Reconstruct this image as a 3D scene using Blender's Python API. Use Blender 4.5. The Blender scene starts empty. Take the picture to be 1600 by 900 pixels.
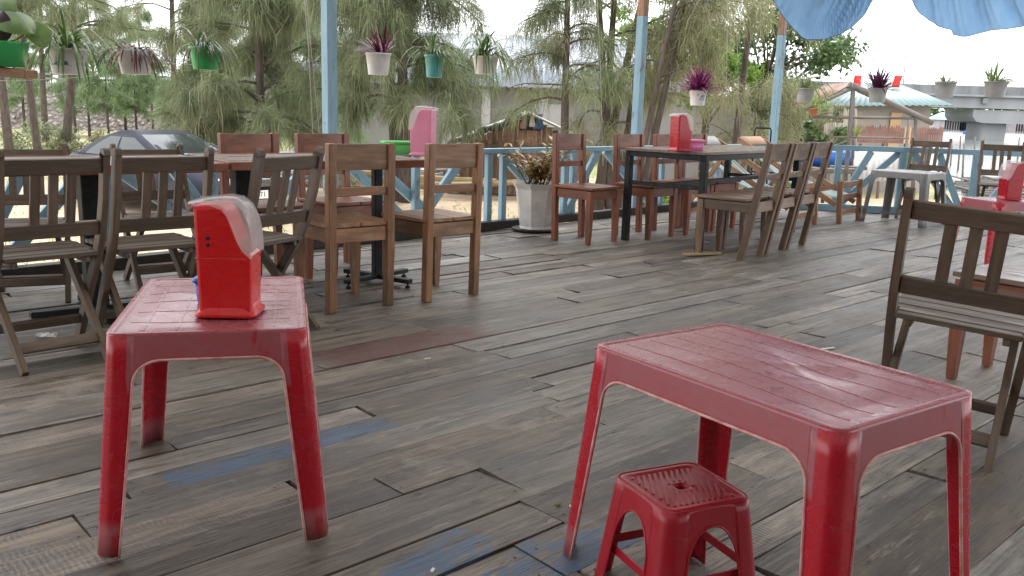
import bpy, bmesh, math, random
import numpy as np
from mathutils import Vector, Matrix

random.seed(7)
RNG = np.random.default_rng(11)
S = bpy.context.scene
COL = S.collection
rad = math.radians

# ------------------------------------------------------------------ camera, sky, sun, exposure
HC = 1.10
FPX, PITCH, ROLL = 1400.0, rad(11.5), rad(1.70)


def cam_axes():
    F = Vector((0, math.cos(PITCH), -math.sin(PITCH)))
    R = Vector((1, 0, 0))
    U = R.cross(F)
    c, s = math.cos(ROLL), math.sin(ROLL)
    return c * R + s * U, -s * R + c * U, F


cd = bpy.data.cameras.new('camera')
cam = bpy.data.objects.new('camera', cd)
COL.objects.link(cam)
_R, _U, _F = cam_axes()
M = Matrix((_R, _U, -_F)).transposed().to_4x4()
M.translation = Vector((0, 0, HC))
cam.matrix_world = M
cd.sensor_fit = 'HORIZONTAL'
cd.sensor_width = 36
cd.lens = 36 * FPX / 1600
cd.clip_start = 0.05
cd.clip_end = 5000
S.camera = cam

SUN_EL, SUN_AZ = 58, 25          # overcast: soft sun from the far right
world = bpy.data.worlds.new('World')
S.world = world
world.use_nodes = True
wn, wl = world.node_tree.nodes, world.node_tree.links
sky = wn.new('ShaderNodeTexSky')
sky.sky_type = 'NISHITA'
sky.sun_disc = False
sky.sun_elevation = rad(SUN_EL)
sky.sun_rotation = rad(SUN_AZ)
sky.air_density = 1.0
sky.dust_density = 1.5
sky.ozone_density = 1.0
hs = wn.new('ShaderNodeHueSaturation')
hs.inputs['Saturation'].default_value = 0.16
hs.inputs['Value'].default_value = 1.0
wl.new(sky.outputs[0], hs.inputs['Color'])
# an overcast sheet over the clear sky
tcw = wn.new('ShaderNodeTexCoord')
cn = wn.new('ShaderNodeTexNoise')
cn.inputs['Scale'].default_value = 2.2
cn.inputs['Detail'].default_value = 5
wl.new(tcw.outputs['Generated'], cn.inputs['Vector'])
cr = wn.new('ShaderNodeMapRange')
cr.inputs['From Min'].default_value = 0.3
cr.inputs['From Max'].default_value = 0.7
cr.inputs['To Min'].default_value = 0.70
cr.inputs['To Max'].default_value = 0.95
wl.new(cn.outputs['Fac'], cr.inputs['Value'])
cm = wn.new('ShaderNodeMix')
cm.data_type = 'RGBA'
wl.new(cr.outputs[0], cm.inputs['Factor'])
wl.new(hs.outputs[0], cm.inputs['A'])
cm.inputs['B'].default_value = (9.0, 9.1, 9.4, 1)
wl.new(cm.outputs['Result'], wn['Background'].inputs['Color'])
wn['Background'].inputs['Strength'].default_value = 0.15

sl = bpy.data.lights.new('sun', 'SUN')
sl.energy = 1.1
sl.angle = rad(20)
sl.color = (1, 0.965, 0.92)
sun = bpy.data.objects.new('sun', sl)
COL.objects.link(sun)
az = rad(SUN_AZ)
sdir = Vector((math.sin(az) * math.cos(rad(SUN_EL)), math.cos(az) * math.cos(rad(SUN_EL)), math.sin(rad(SUN_EL))))
sun.rotation_euler = (-sdir).to_track_quat('-Z', 'Y').to_euler()

S.render.engine = 'CYCLES'
S.cycles.use_denoising = True
S.cycles.max_bounces = 8
S.cycles.transparent_max_bounces = 12
S.view_settings.view_transform = 'Standard'
S.view_settings.look = 'None'
S.view_settings.gamma = 1
S.view_settings.use_curve_mapping = False
S.view_settings.exposure = 1.25


def ray(px, py):
    return _F + _R * ((px - 800) / FPX) - _U * ((py - 450) / FPX)


def gp(px, py, z=0.0):
    """the point of the horizontal plane at height z seen at a pixel of the 1600 x 900 photograph"""
    d = ray(px, py)
    t = (z - HC) / d.z
    return Vector((d.x * t, d.y * t, z))


def at(px, py, Y):
    d = ray(px, py)
    t = Y / d.y
    return Vector((d.x * t, Y, HC + d.z * t))


def V(*a):
    return Vector(a)


# ------------------------------------------------------------------ materials
def nd(nt, kind, **kw):
    n = nt.nodes.new(kind)
    for k, v in kw.items():
        if k in n.inputs:
            n.inputs[k].default_value = v
        else:
            setattr(n, k, v)
    return n


def newmat(name):
    m = bpy.data.materials.new(name)
    m.use_nodes = True
    nt = m.node_tree
    return m, nt, nt.nodes['Principled BSDF']


def c4(c):
    return (c[0], c[1], c[2], 1)


def mix(nt, f, a, b, mode='MIX'):
    n = nt.nodes.new('ShaderNodeMix')
    n.data_type = 'RGBA'
    n.blend_type = mode
    for sock, v in ((n.inputs['Factor'], f), (n.inputs['A'], a), (n.inputs['B'], b)):
        if hasattr(v, 'links') or isinstance(v, bpy.types.NodeSocket):
            nt.links.new(v, sock)
        elif isinstance(v, (int, float)):
            sock.default_value = v
        else:
            sock.default_value = c4(v)
    return n.outputs['Result']


def ramp(nt, v, a, b, lo=0.0, hi=1.0):
    n = nt.nodes.new('ShaderNodeMapRange')
    n.clamp = True
    nt.links.new(v, n.inputs['Value'])
    n.inputs['From Min'].default_value = a
    n.inputs['From Max'].default_value = b
    n.inputs['To Min'].default_value = lo
    n.inputs['To Max'].default_value = hi
    return n.outputs['Result']


def math2(nt, op, a, b):
    n = nt.nodes.new('ShaderNodeMath')
    n.operation = op
    for i, v in enumerate((a, b)):
        if isinstance(v, (int, float)):
            n.inputs[i].default_value = v
        else:
            nt.links.new(v, n.inputs[i])
    return n.outputs[0]


def coords(nt, coord, scale=(1, 1, 1)):
    if coord in ('Object', 'Generated', 'UV'):
        o = nt.nodes.new('ShaderNodeTexCoord').outputs[coord]
    elif coord == 'World':
        o = nt.nodes.new('ShaderNodeNewGeometry').outputs['Position']
    else:
        a = nt.nodes.new('ShaderNodeAttribute')
        a.attribute_name = coord
        o = a.outputs['Vector']
    mp = nt.nodes.new('ShaderNodeMapping')
    mp.inputs['Scale'].default_value = scale
    nt.links.new(o, mp.inputs['Vector'])
    return mp.outputs[0]


def noise(nt, vec, scale, detail=6, rough=0.6, dist=0.0):
    n = nd(nt, 'ShaderNodeTexNoise')
    n.inputs['Scale'].default_value = scale
    n.inputs['Detail'].default_value = detail
    n.inputs['Roughness'].default_value = rough
    n.inputs['Distortion'].default_value = dist
    nt.links.new(vec, n.inputs['Vector'])
    return n.outputs['Fac']


def island(nt):
    return nt.nodes.new('ShaderNodeNewGeometry').outputs['Random Per Island']


def orand(nt):
    return nt.nodes.new('ShaderNodeObjectInfo').outputs['Random']


def bump(nt, bsdf, h, strength=0.3, dist=0.01):
    b = nt.nodes.new('ShaderNodeBump')
    b.inputs['Strength'].default_value = strength
    b.inputs['Distance'].default_value = dist
    nt.links.new(h, b.inputs['Height'])
    nt.links.new(b.outputs[0], bsdf.inputs['Normal'])


def simple(name, a, b=None, scale=8, rough=0.6, bmp=0.0, coord='Object', stretch=(1, 1, 1), isl=0.0, metallic=0.0,
           spec=0.5, lo=0.35, hi=0.65, bdist=0.01, rvar=0.0, detail=6):
    m, nt, p = newmat(name)
    vec = coords(nt, coord, stretch)
    f = noise(nt, vec, scale, detail)
    base = mix(nt, ramp(nt, f, lo, hi), a, b if b else a)
    if isl:
        k = ramp(nt, island(nt), 0, 1, 1 - isl, 1 + isl)
        base = mix(nt, 1.0, base, k, 'MULTIPLY')
    nt.links.new(base, p.inputs['Base Color'])
    if rvar:
        nt.links.new(ramp(nt, f, 0.3, 0.7, rough - rvar, rough + rvar), p.inputs['Roughness'])
    else:
        p.inputs['Roughness'].default_value = rough
    p.inputs['Metallic'].default_value = metallic
    p.inputs['Specular IOR Level'].default_value = spec
    if bmp:
        bump(nt, p, f, bmp, bdist)
    return m


def wood(name, a, b, dirt, rough=0.55, isl=0.25, grain=26, wear=None):
    """grain runs along each piece's longest axis (attribute gc), every piece a shade of its own"""
    m, nt, p = newmat(name)
    vec = coords(nt, 'gc', (1.6, grain, grain))
    g = noise(nt, vec, 1.6, 8, 0.65, 0.4)
    vec2 = coords(nt, 'gc', (4, 10, 10))
    g2 = noise(nt, vec2, 1.0, 4)
    base = mix(nt, ramp(nt, g, 0.3, 0.7), a, b)
    base = mix(nt, ramp(nt, g2, 0.48, 0.72, 0, 0.75), base, dirt)
    if wear:
        w = noise(nt, coords(nt, 'gc', (3, 14, 14)), 1.3, 7, 0.7)
        base = mix(nt, ramp(nt, w, 0.53, 0.64, 0, 0.8), base, wear)
    k = ramp(nt, island(nt), 0, 1, 1 - isl, 1 + isl)
    base = mix(nt, 1.0, base, k, 'MULTIPLY')
    k = ramp(nt, orand(nt), 0, 1, 0.85, 1.18)
    base = mix(nt, 1.0, base, k, 'MULTIPLY')
    nt.links.new(base, p.inputs['Base Color'])
    nt.links.new(ramp(nt, g2, 0.3, 0.7, rough - 0.1, rough + 0.15), p.inputs['Roughness'])
    bump(nt, p, g, 0.35, 0.002)
    return m


MAT = {}


def make_materials():
    # ---- the deck: boards, each its own tone; paint where the attribute says so
    m, nt, p = newmat('deck_boards')
    g = noise(nt, coords(nt, 'gc', (1.0, 13, 13)), 1.8, 9, 0.7, 0.6)
    fib = noise(nt, coords(nt, 'gc', (3.2, 75, 75)), 1.5, 6, 0.72, 0.3)
    fine = noise(nt, coords(nt, 'gc', (9, 190, 190)), 1.3, 4, 0.7)
    big = noise(nt, coords(nt, 'gc', (1.3, 4.0, 1)), 1.2, 6, 0.65)
    blot = noise(nt, coords(nt, 'World'), 2.6, 8, 0.68)
    at_ = nt.nodes.new('ShaderNodeAttribute')
    at_.attribute_name = 'look'
    sp = nt.nodes.new('ShaderNodeSeparateXYZ')
    nt.links.new(at_.outputs['Vector'], sp.inputs[0])
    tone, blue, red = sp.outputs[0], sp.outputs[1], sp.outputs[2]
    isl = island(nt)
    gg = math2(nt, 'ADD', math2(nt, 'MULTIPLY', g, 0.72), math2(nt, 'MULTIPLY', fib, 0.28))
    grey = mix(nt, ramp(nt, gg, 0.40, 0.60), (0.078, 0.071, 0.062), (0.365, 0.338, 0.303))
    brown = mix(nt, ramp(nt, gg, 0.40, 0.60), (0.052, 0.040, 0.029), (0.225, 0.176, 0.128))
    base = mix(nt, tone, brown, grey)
    base = mix(nt, ramp(nt, big, 0.49, 0.60, 0, 0.62), base, mix(nt, fib, (0.045, 0.039, 0.033), (0.14, 0.122, 0.104)))
    base = mix(nt, ramp(nt, blot, 0.55, 0.64, 0, 0.42), base, (0.36, 0.325, 0.275))
    base = mix(nt, ramp(nt, blot, 0.44, 0.30, 0, 0.55), base, (0.050, 0.044, 0.038))
    base = mix(nt, ramp(nt, fine, 0.54, 0.66, 0, 0.45), base, (0.045, 0.040, 0.035))
    base = mix(nt, ramp(nt, fine, 0.44, 0.34, 0, 0.30), base, (0.36, 0.34, 0.31))
    # saw marks across some boards
    wv = nd(nt, 'ShaderNodeTexWave')
    wv.wave_type = 'BANDS'
    wv.bands_direction = 'X'
    wv.inputs['Scale'].default_value = 21.0
    wv.inputs['Distortion'].default_value = 5.0
    wv.inputs['Detail'].default_value = 4
    wv.inputs['Detail Scale'].default_value = 1.6
    nt.links.new(coords(nt, 'gc', (1, 0.8, 1)), wv.inputs['Vector'])
    sawmask = math2(nt, 'MULTIPLY', ramp(nt, isl, 0.80, 0.82, 0, 1), ramp(nt, big, 0.42, 0.60, 0.0, 1))
    sawf = math2(nt, 'MULTIPLY', ramp(nt, wv.outputs['Fac'], 0.1, 0.6, 0.30, 0), sawmask)
    base = mix(nt, sawf, base, (0.065, 0.058, 0.052))
    k = ramp(nt, isl, 0, 1, 0.58, 1.42)
    base = mix(nt, 1.0, base, k, 'MULTIPLY')
    # splits along the grain, knots
    crk = noise(nt, coords(nt, 'gc', (1.3, 30, 30)), 1.0, 3, 0.5, 1.5)
    ck = math2(nt, 'MULTIPLY', ramp(nt, math2(nt, 'ABSOLUTE', math2(nt, 'SUBTRACT', crk, 0.5), 0), 0.0, 0.010, 1, 0), ramp(nt, noise(nt, coords(nt, 'gc', (1.5, 5, 5)), 1.1, 3), 0.53, 0.60))
    base = mix(nt, math2(nt, 'MULTIPLY', ck, 0.85), base, (0.018, 0.015, 0.012))
    vo = nd(nt, 'ShaderNodeTexVoronoi')
    vo.inputs['Scale'].default_value = 4.2
    nt.links.new(coords(nt, 'gc', (1, 1.3, 1)), vo.inputs['Vector'])
    base = mix(nt, ramp(nt, math2(nt, 'ADD', vo.outputs['Distance'], math2(nt, 'MULTIPLY', fib, 0.05)), 0.06, 0.10, 0.75, 0), base, (0.030, 0.024, 0.020))
    rot = noise(nt, coords(nt, 'gc', (2.2, 8, 8)), 2.0, 7, 0.7, 1.0)
    base = mix(nt, ramp(nt, rot, 0.655, 0.685, 0, 0.8), base, (0.020, 0.016, 0.013))
    pale = noise(nt, coords(nt, 'gc', (1.6, 12, 12)), 1.4, 8, 0.72)
    base = mix(nt, ramp(nt, pale, 0.585, 0.635, 0, 0.55), base, (0.33, 0.29, 0.24))
    # worn paint, left only in the low grain
    chip = math2(nt, 'ADD', math2(nt, 'MULTIPLY', noise(nt, coords(nt, 'gc', (3, 10, 10)), 1.6, 9, 0.75), 0.62), math2(nt, 'MULTIPLY', fib, 0.38))
    bm = math2(nt, 'MULTIPLY', ramp(nt, math2(nt, 'ADD', chip, math2(nt, 'MULTIPLY', blue, 0.255)), 0.70, 0.728, 0, 0.9), ramp(nt, blue, 0.05, 0.3))
    base = mix(nt, bm, base, mix(nt, ramp(nt, fib, 0.3, 0.7), (0.035, 0.075, 0.15), (0.085, 0.16, 0.27)))
    rm = math2(nt, 'MULTIPLY', red, ramp(nt, chip, 0.30, 0.52, 0.55, 0.92))
    base = mix(nt, rm, base, mix(nt, gg, (0.080, 0.034, 0.028), (0.17, 0.072, 0.060)))
    nt.links.new(base, p.inputs['Base Color'])
    nt.links.new(ramp(nt, math2(nt, 'ADD', gg, math2(nt, 'MULTIPLY', blot, 0.8)), 0.65, 1.2, 0.34, 0.72), p.inputs['Roughness'])
    p.inputs['Specular IOR Level'].default_value = 0.5
    hh = math2(nt, 'SUBTRACT', math2(nt, 'ADD', math2(nt, 'ADD', gg, math2(nt, 'MULTIPLY', fine, 0.25)), math2(nt, 'MULTIPLY', wv.outputs['Fac'], math2(nt, 'MULTIPLY', sawmask, 0.3))), ck)
    bump(nt, p, hh, 0.9, 0.005)
    MAT['deck'] = m

    MAT['wood_red'] = wood('varnished_red_wood', (0.17, 0.044, 0.020), (0.31, 0.100, 0.045), (0.075, 0.036, 0.024), 0.36, 0.22, 22, (0.20, 0.115, 0.068))
    MAT['wood_worn'] = wood('worn_varnished_wood', (0.175, 0.078, 0.035), (0.365, 0.185, 0.088), (0.11, 0.066, 0.042), 0.40, 0.3, 22, (0.36, 0.235, 0.14))
    MAT['wood_pale'] = wood('faded_brown_wood', (0.115, 0.068, 0.042), (0.225, 0.145, 0.092), (0.10, 0.072, 0.054), 0.45, 0.22, 22, (0.27, 0.20, 0.145))
    MAT['wood_dark'] = wood('weathered_dark_wood', (0.068, 0.047, 0.034), (0.170, 0.122, 0.087), (0.085, 0.066, 0.052), 0.55, 0.25, 30, (0.165, 0.130, 0.100))
    MAT['wood_top'] = wood('tabletop_wood', (0.13, 0.075, 0.045), (0.24, 0.16, 0.11), (0.12, 0.085, 0.065), 0.32, 0.12, 16)
    MAT['wood_raw'] = wood('raw_grey_wood', (0.09, 0.08, 0.072), (0.19, 0.172, 0.155), (0.07, 0.063, 0.056), 0.7, 0.3, 20)
    MAT['wood_hut'] = wood('hut_brown_boards', (0.10, 0.055, 0.035), (0.22, 0.13, 0.08), (0.07, 0.05, 0.04), 0.75, 0.35, 14, (0.26, 0.19, 0.13))
    MAT['wood_beam'] = wood('dark_edge_beam', (0.020, 0.018, 0.016), (0.048, 0.042, 0.038), (0.03, 0.028, 0.026), 0.7, 0.2, 20)
    MAT['wood_bamboo'] = wood('bamboo_yellow', (0.30, 0.21, 0.10), (0.45, 0.34, 0.18), (0.24, 0.18, 0.11), 0.5, 0.2, 6)
    MAT['wood_lounger'] = wood('lounger_wood', (0.24, 0.12, 0.06), (0.36, 0.20, 0.11), (0.18, 0.10, 0.06), 0.5, 0.2, 18)
    # blue painted timber, chipped
    m, nt, p = newmat('chipped_blue_paint')
    g = noise(nt, coords(nt, 'gc', (2, 12, 12)), 1.5, 8, 0.7)
    base = mix(nt, ramp(nt, g, 0.35, 0.65), (0.19, 0.34, 0.44), (0.27, 0.44, 0.54))
    big = noise(nt, coords(nt, 'gc', (2, 5, 5)), 2, 8, 0.7)
    base = mix(nt, ramp(nt, big, 0.575, 0.64, 0, 0.8), base, (0.15, 0.135, 0.12))
    nt.links.new(mix(nt, 1.0, base, ramp(nt, island(nt), 0, 1, 0.88, 1.1), 'MULTIPLY'), p.inputs['Base Color'])
    p.inputs['Roughness'].default_value = 0.55
    bump(nt, p, g, 0.3, 0.002)
    MAT['blue'] = m

    # ---- plastics
    def plastic(name, col, dust, rough=0.25, dust_amt=0.5, use_attr=True, scr_amt=0.5):
        m, nt, p = newmat(name)
        a = nt.nodes.new('ShaderNodeAttribute')
        a.attribute_name = 'dust'
        n1 = noise(nt, coords(nt, 'Object'), 7, 7, 0.65)
        n2 = noise(nt, coords(nt, 'Object', (1, 1, 2)), 26, 6, 0.7)
        drip = noise(nt, coords(nt, 'Object', (9, 9, 2.2)), 1.6, 5, 0.6)
        f = ramp(nt, n1, 0.46, 0.66, 0.0, 0.14)
        if use_attr:
            film = math2(nt, 'MULTIPLY', ramp(nt, drip, 0.60, 0.64, 1.0, 0.3), ramp(nt, n2, 0.35, 0.65, 0.75, 1.0))
            f = math2(nt, 'ADD', f, math2(nt, 'MULTIPLY', math2(nt, 'MULTIPLY', ramp(nt, a.outputs['Fac'], 0.30, 0.62), dust_amt), film))
        tot = None
        for k, (vec, sc) in enumerate((((30, 5, 12), 1.0), ((6, 34, 9), 1.0), ((14, 14, 40), 0.9))):
            n = noise(nt, coords(nt, 'Object', vec), sc, 2, 0.5, 0.8)
            line = ramp(nt, math2(nt, 'ABSOLUTE', math2(nt, 'SUBTRACT', n, 0.47), 0), 0.0, 0.006, 1, 0)
            msk = ramp(nt, noise(nt, coords(nt, 'Object', (3 + k, 5 - k, 4)), 2.2, 3), 0.52, 0.60)
            l2 = math2(nt, 'MULTIPLY', line, msk)
            tot = l2 if tot is None else math2(nt, 'MAXIMUM', tot, l2)
        f = math2(nt, 'ADD', f, math2(nt, 'MULTIPLY', tot, scr_amt))
        nt.links.new(mix(nt, f, col, dust), p.inputs['Base Color'])
        nt.links.new(math2(nt, 'ADD', math2(nt, 'MULTIPLY', f, 0.24), ramp(nt, n2, 0.3, 0.7, rough, rough + 0.10)), p.inputs['Roughness'])
        bump(nt, p, n1, 0.05, 0.01)
        return m
    MAT['red_plastic'] = plastic('scuffed_red_plastic', (0.44, 0.006, 0.020), (0.34, 0.115, 0.13), 0.20, 0.85)
    MAT['red_top'] = plastic('dusty_sheen_red_tabletop', (0.24, 0.022, 0.036), (0.42, 0.17, 0.20), 0.11, 0.6)  # dust, plus pale reflected sheen painted into the colour
    MAT['red_edge'] = simple('worn_pale_red_edge', (0.74, 0.48, 0.45), (0.58, 0.20, 0.19), 30, 0.5)
    MAT['red_clean'] = plastic('glossy_red_plastic', (0.66, 0.012, 0.016), (0.66, 0.12, 0.10), 0.22, 0.4)
    MAT['stool_red'] = plastic('red_stool_plastic', (0.36, 0.006, 0.018), (0.40, 0.10, 0.12), 0.30, 0.3)
    MAT['grey_plastic'] = plastic('grey_plastic', (0.15, 0.15, 0.15), (0.36, 0.35, 0.34), 0.3, 0.4)
    MAT['glare_top'] = plastic('glare_grey_plastic_top', (0.42, 0.42, 0.42), (0.6, 0.6, 0.6), 0.2, 0.4)  # paler than the legs: white glare painted into the top's colour
    MAT['pink'] = simple('pink_plastic', (0.72, 0.22, 0.36), (0.78, 0.30, 0.43), 6, 0.3)
    MAT['hot_pink'] = simple('hot_pink_plastic', (0.72, 0.05, 0.20), (0.62, 0.06, 0.22), 6, 0.3)
    MAT['magenta'] = simple('magenta_plastic', (0.60, 0.10, 0.32), (0.66, 0.16, 0.38), 6, 0.3)
    MAT['green_plastic'] = simple('green_plastic', (0.03, 0.36, 0.09), (0.05, 0.42, 0.13), 6, 0.3)
    MAT['light_green'] = simple('light_green_plastic', (0.10, 0.62, 0.12), (0.14, 0.66, 0.17), 6, 0.3)
    MAT['teal_plastic'] = simple('teal_plastic', (0.07, 0.30, 0.29), (0.11, 0.36, 0.34), 8, 0.35)
    MAT['blue_plastic'] = simple('blue_plastic', (0.03, 0.13, 0.55), (0.05, 0.18, 0.6), 6, 0.3)
    MAT['white_plastic'] = simple('white_pot_plastic', (0.70, 0.69, 0.68), (0.56, 0.55, 0.54), 9, 0.45, 0.05)
    MAT['grey_pot'] = simple('grey_pot_plastic', (0.42, 0.43, 0.42), (0.33, 0.33, 0.33), 9, 0.5)
    MAT['black_plastic'] = simple('black_plastic', (0.015, 0.015, 0.016), None, 6, 0.4)
    m, nt, p = newmat('blue_figured_white_plastic')
    n1 = noise(nt, coords(nt, 'Object', (1, 1, 0.7)), 17, 3, 0.6, 1.5)
    z = nt.nodes.new('ShaderNodeSeparateXYZ')
    nt.links.new(nt.nodes.new('ShaderNodeTexCoord').outputs['Generated'], z.inputs[0])
    band = math2(nt, 'MULTIPLY', ramp(nt, z.outputs[2], 0.3, 0.36), ramp(nt, z.outputs[2], 0.70, 0.76, 1, 0))
    nt.links.new(mix(nt, math2(nt, 'MULTIPLY', band, ramp(nt, n1, 0.56, 0.60)), (0.66, 0.66, 0.66), (0.07, 0.11, 0.26)), p.inputs['Base Color'])
    p.inputs['Roughness'].default_value = 0.45
    MAT['figured'] = m
    m, nt, p = newmat('clear_plastic')
    p.inputs['Base Color'].default_value = (0.92, 0.90, 0.94, 1)
    p.inputs['Roughness'].default_value = 0.12
    p.inputs['Alpha'].default_value = 0.36
    MAT['clear'] = m

    MAT['black_metal'] = simple('black_painted_steel', (0.010, 0.012, 0.013), (0.026, 0.029, 0.032), 18, 0.5, 0.1, spec=0.25)
    MAT['steel'] = simple('dull_steel', (0.35, 0.36, 0.38), (0.25, 0.25, 0.27), 10, 0.35, metallic=1.0)
    MAT['wire'] = simple('pale_wire', (0.45, 0.45, 0.44), None, 10, 0.4)
    MAT['rope'] = simple('pale_rope', (0.45, 0.42, 0.36), (0.32, 0.30, 0.26), 60, 0.8)
    MAT['paper'] = simple('white_paper', (0.78, 0.78, 0.77), (0.7, 0.7, 0.7), 10, 0.8)
    MAT['soil'] = simple('dark_soil', (0.02, 0.015, 0.011), (0.04, 0.03, 0.02), 40, 0.9)
    MAT['chopstick'] = simple('chopstick_wood', (0.42, 0.24, 0.12), (0.30, 0.16, 0.08), 10, 0.5, isl=0.3)

    # ---- leaves
    def leaf(name, a, b, vary=0.4, trans=0.35, rough=0.5, scale=3.0):
        m, nt, p = newmat(name)
        isl = island(nt)
        base = mix(nt, isl, a, b)
        n1 = noise(nt, coords(nt, 'World'), scale, 4)
        base = mix(nt, 1.0, base, ramp(nt, n1, 0.3, 0.7, 1 - vary, 1 + vary), 'MULTIPLY')
        nt.links.new(base, p.inputs['Base Color'])
        p.inputs['Roughness'].default_value = rough
        tr = nt.nodes.new('ShaderNodeBsdfTranslucent')
        nt.links.new(base, tr.inputs['Color'])
        mx = nt.nodes.new('ShaderNodeMixShader')
        mx.inputs[0].default_value = trans
        nt.links.new(p.outputs[0], mx.inputs[1])
        nt.links.new(tr.outputs[0], mx.inputs[2])
        nt.links.new(mx.outputs[0], nt.nodes['Material Output'].inputs['Surface'])
        return m
    MAT['needles'] = leaf('casuarina_needles', (0.12, 0.16, 0.075), (0.29, 0.32, 0.18), 0.35, 0.4, 0.6, 0.9)
    MAT['needles_tan'] = leaf('casuarina_needles_tan', (0.165, 0.19, 0.09), (0.37, 0.36, 0.21), 0.3, 0.4, 0.6, 0.9)
    MAT['needles_pale'] = leaf('young_pine_needles', (0.15, 0.23, 0.11), (0.29, 0.37, 0.20), 0.3, 0.4, 0.6, 0.6)
    MAT['broad'] = leaf('broad_leaves', (0.035, 0.075, 0.022), (0.12, 0.19, 0.06), 0.4, 0.3, 0.4, 1.0)
    MAT['bright'] = leaf('bright_leaves', (0.12, 0.24, 0.03), (0.24, 0.36, 0.07), 0.3, 0.4, 0.5, 2)
    MAT['spider'] = leaf('spider_plant_leaves', (0.030, 0.085, 0.018), (0.20, 0.28, 0.10), 0.3, 0.3, 0.4, 9)
    MAT['spider_dark'] = leaf('dark_green_leaves', (0.020, 0.060, 0.016), (0.085, 0.15, 0.05), 0.3, 0.3, 0.35, 9)
    MAT['purple'] = leaf('purple_leaves', (0.045, 0.012, 0.028), (0.20, 0.030, 0.135), 0.35, 0.3, 0.4, 9)
    MAT['bright_purple'] = leaf('bright_purple_leaves', (0.07, 0.014, 0.045), (0.34, 0.05, 0.21), 0.35, 0.35, 0.4, 9)
    MAT['spider_light'] = leaf('pale_spider_leaves', (0.13, 0.21, 0.06), (0.36, 0.42, 0.19), 0.3, 0.35, 0.4, 9)
    MAT['mauve'] = leaf('mauve_leaves', (0.040, 0.020, 0.022), (0.16, 0.075, 0.085), 0.3, 0.3, 0.45, 9)
    MAT['maroon'] = leaf('maroon_leaves', (0.035, 0.008, 0.014), (0.19, 0.026, 0.075), 0.3, 0.3, 0.4, 9)
    MAT['croton'] = leaf('croton_leaves', (0.09, 0.21, 0.04), (0.44, 0.20, 0.08), 0.6, 0.35, 0.35, 14)
    MAT['taro'] = leaf('big_green_leaf', (0.07, 0.14, 0.035), (0.15, 0.24, 0.07), 0.35, 0.4, 0.4, 12)
    MAT['blackleaf'] = leaf('dark_maroon_leaf', (0.016, 0.007, 0.010), (0.03, 0.012, 0.016), 0.3, 0.1, 0.4, 9)
    MAT['dry'] = leaf('dry_twigs', (0.30, 0.27, 0.16), (0.44, 0.40, 0.25), 0.2, 0.3, 0.7, 3)
    MAT['bark'] = simple('grey_brown_bark', (0.045, 0.034, 0.027), (0.105, 0.085, 0.068), 14, 0.85, 0.5, stretch=(1, 1, 0.25))

    # ---- ground and the far setting
    m, nt, p = newmat('sandy_ground')
    n1 = noise(nt, coords(nt, 'World'), 0.16, 6, 0.6)
    n2 = noise(nt, coords(nt, 'World'), 2.3, 8, 0.7)
    n3 = noise(nt, coords(nt, 'World'), 14, 5, 0.7)
    base = mix(nt, ramp(nt, n2, 0.3, 0.7), (0.40, 0.29, 0.19), (0.53, 0.42, 0.30))
    base = mix(nt, ramp(nt, n3, 0.60, 0.72, 0, 0.6), base, (0.20, 0.15, 0.10))
    sx = nt.nodes.new('ShaderNodeSeparateXYZ')
    nt.links.new(nt.nodes.new('ShaderNodeNewGeometry').outputs['Position'], sx.inputs[0])
    far = ramp(nt, sx.outputs[1], 19, 30, -0.09, 0.16)
    gm = ramp(nt, math2(nt, 'ADD', math2(nt, 'ADD', n1, math2(nt, 'MULTIPLY', n2, 0.25)), far), 0.66, 0.76, 0, 0.85)
    base = mix(nt, gm, base, mix(nt, ramp(nt, n3, 0.35, 0.65), (0.14, 0.17, 0.055), (0.27, 0.29, 0.11)))
    nt.links.new(base, p.inputs['Base Color'])
    p.inputs['Roughness'].default_value = 0.95
    bump(nt, p, math2(nt, 'ADD', n2, math2(nt, 'MULTIPLY', n3, 0.3)), 0.6, 0.08)
    MAT['sand'] = m
    m, nt, p = newmat('grey_green_water')
    n1 = noise(nt, coords(nt, 'World', (1, 1.6, 1)), 1.6, 5, 0.6)
    p.inputs['Base Color'].default_value = (0.16, 0.18, 0.17, 1)
    p.inputs['Roughness'].default_value = 0.12
    bump(nt, p, n1, 0.35, 0.12)
    MAT['water'] = m
    m, nt, p = newmat('piled_stone')
    vo = nd(nt, 'ShaderNodeTexVoronoi')
    vo.inputs['Scale'].default_value = 3.4
    vo.inputs['Randomness'].default_value = 1
    nt.links.new(coords(nt, 'World'), vo.inputs['Vector'])
    sc = nt.nodes.new('ShaderNodeSeparateColor')
    nt.links.new(vo.outputs['Color'], sc.inputs[0])
    base = mix(nt, sc.outputs[0], (0.19, 0.155, 0.14), (0.40, 0.345, 0.32))
    n1 = noise(nt, coords(nt, 'World'), 6, 6, 0.7)
    base = mix(nt, ramp(nt, n1, 0.4, 0.7, 0, 0.5), base, (0.24, 0.20, 0.17))
    base = mix(nt, ramp(nt, vo.outputs['Distance'], 0.25, 0.45, 0, 0.75), base, (0.09, 0.075, 0.065))
    nt.links.new(base, p.inputs['Base Color'])
    p.inputs['Roughness'].default_value = 0.9
    bump(nt, p, math2(nt, 'MULTIPLY', vo.outputs['Distance'], -1), 1.0, 0.25)
    MAT['stone'] = m
    MAT['rubble'] = simple('grey_rubble', (0.20, 0.185, 0.165), (0.42, 0.40, 0.37), 3, 0.9, 0.3, isl=0.5)
    MAT['concrete'] = simple('stained_concrete', (0.15, 0.145, 0.14), (0.245, 0.238, 0.225), 0.5, 0.85, 0.25, coord='World', stretch=(1, 1, 0.35), lo=0.3, hi=0.7)
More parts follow.
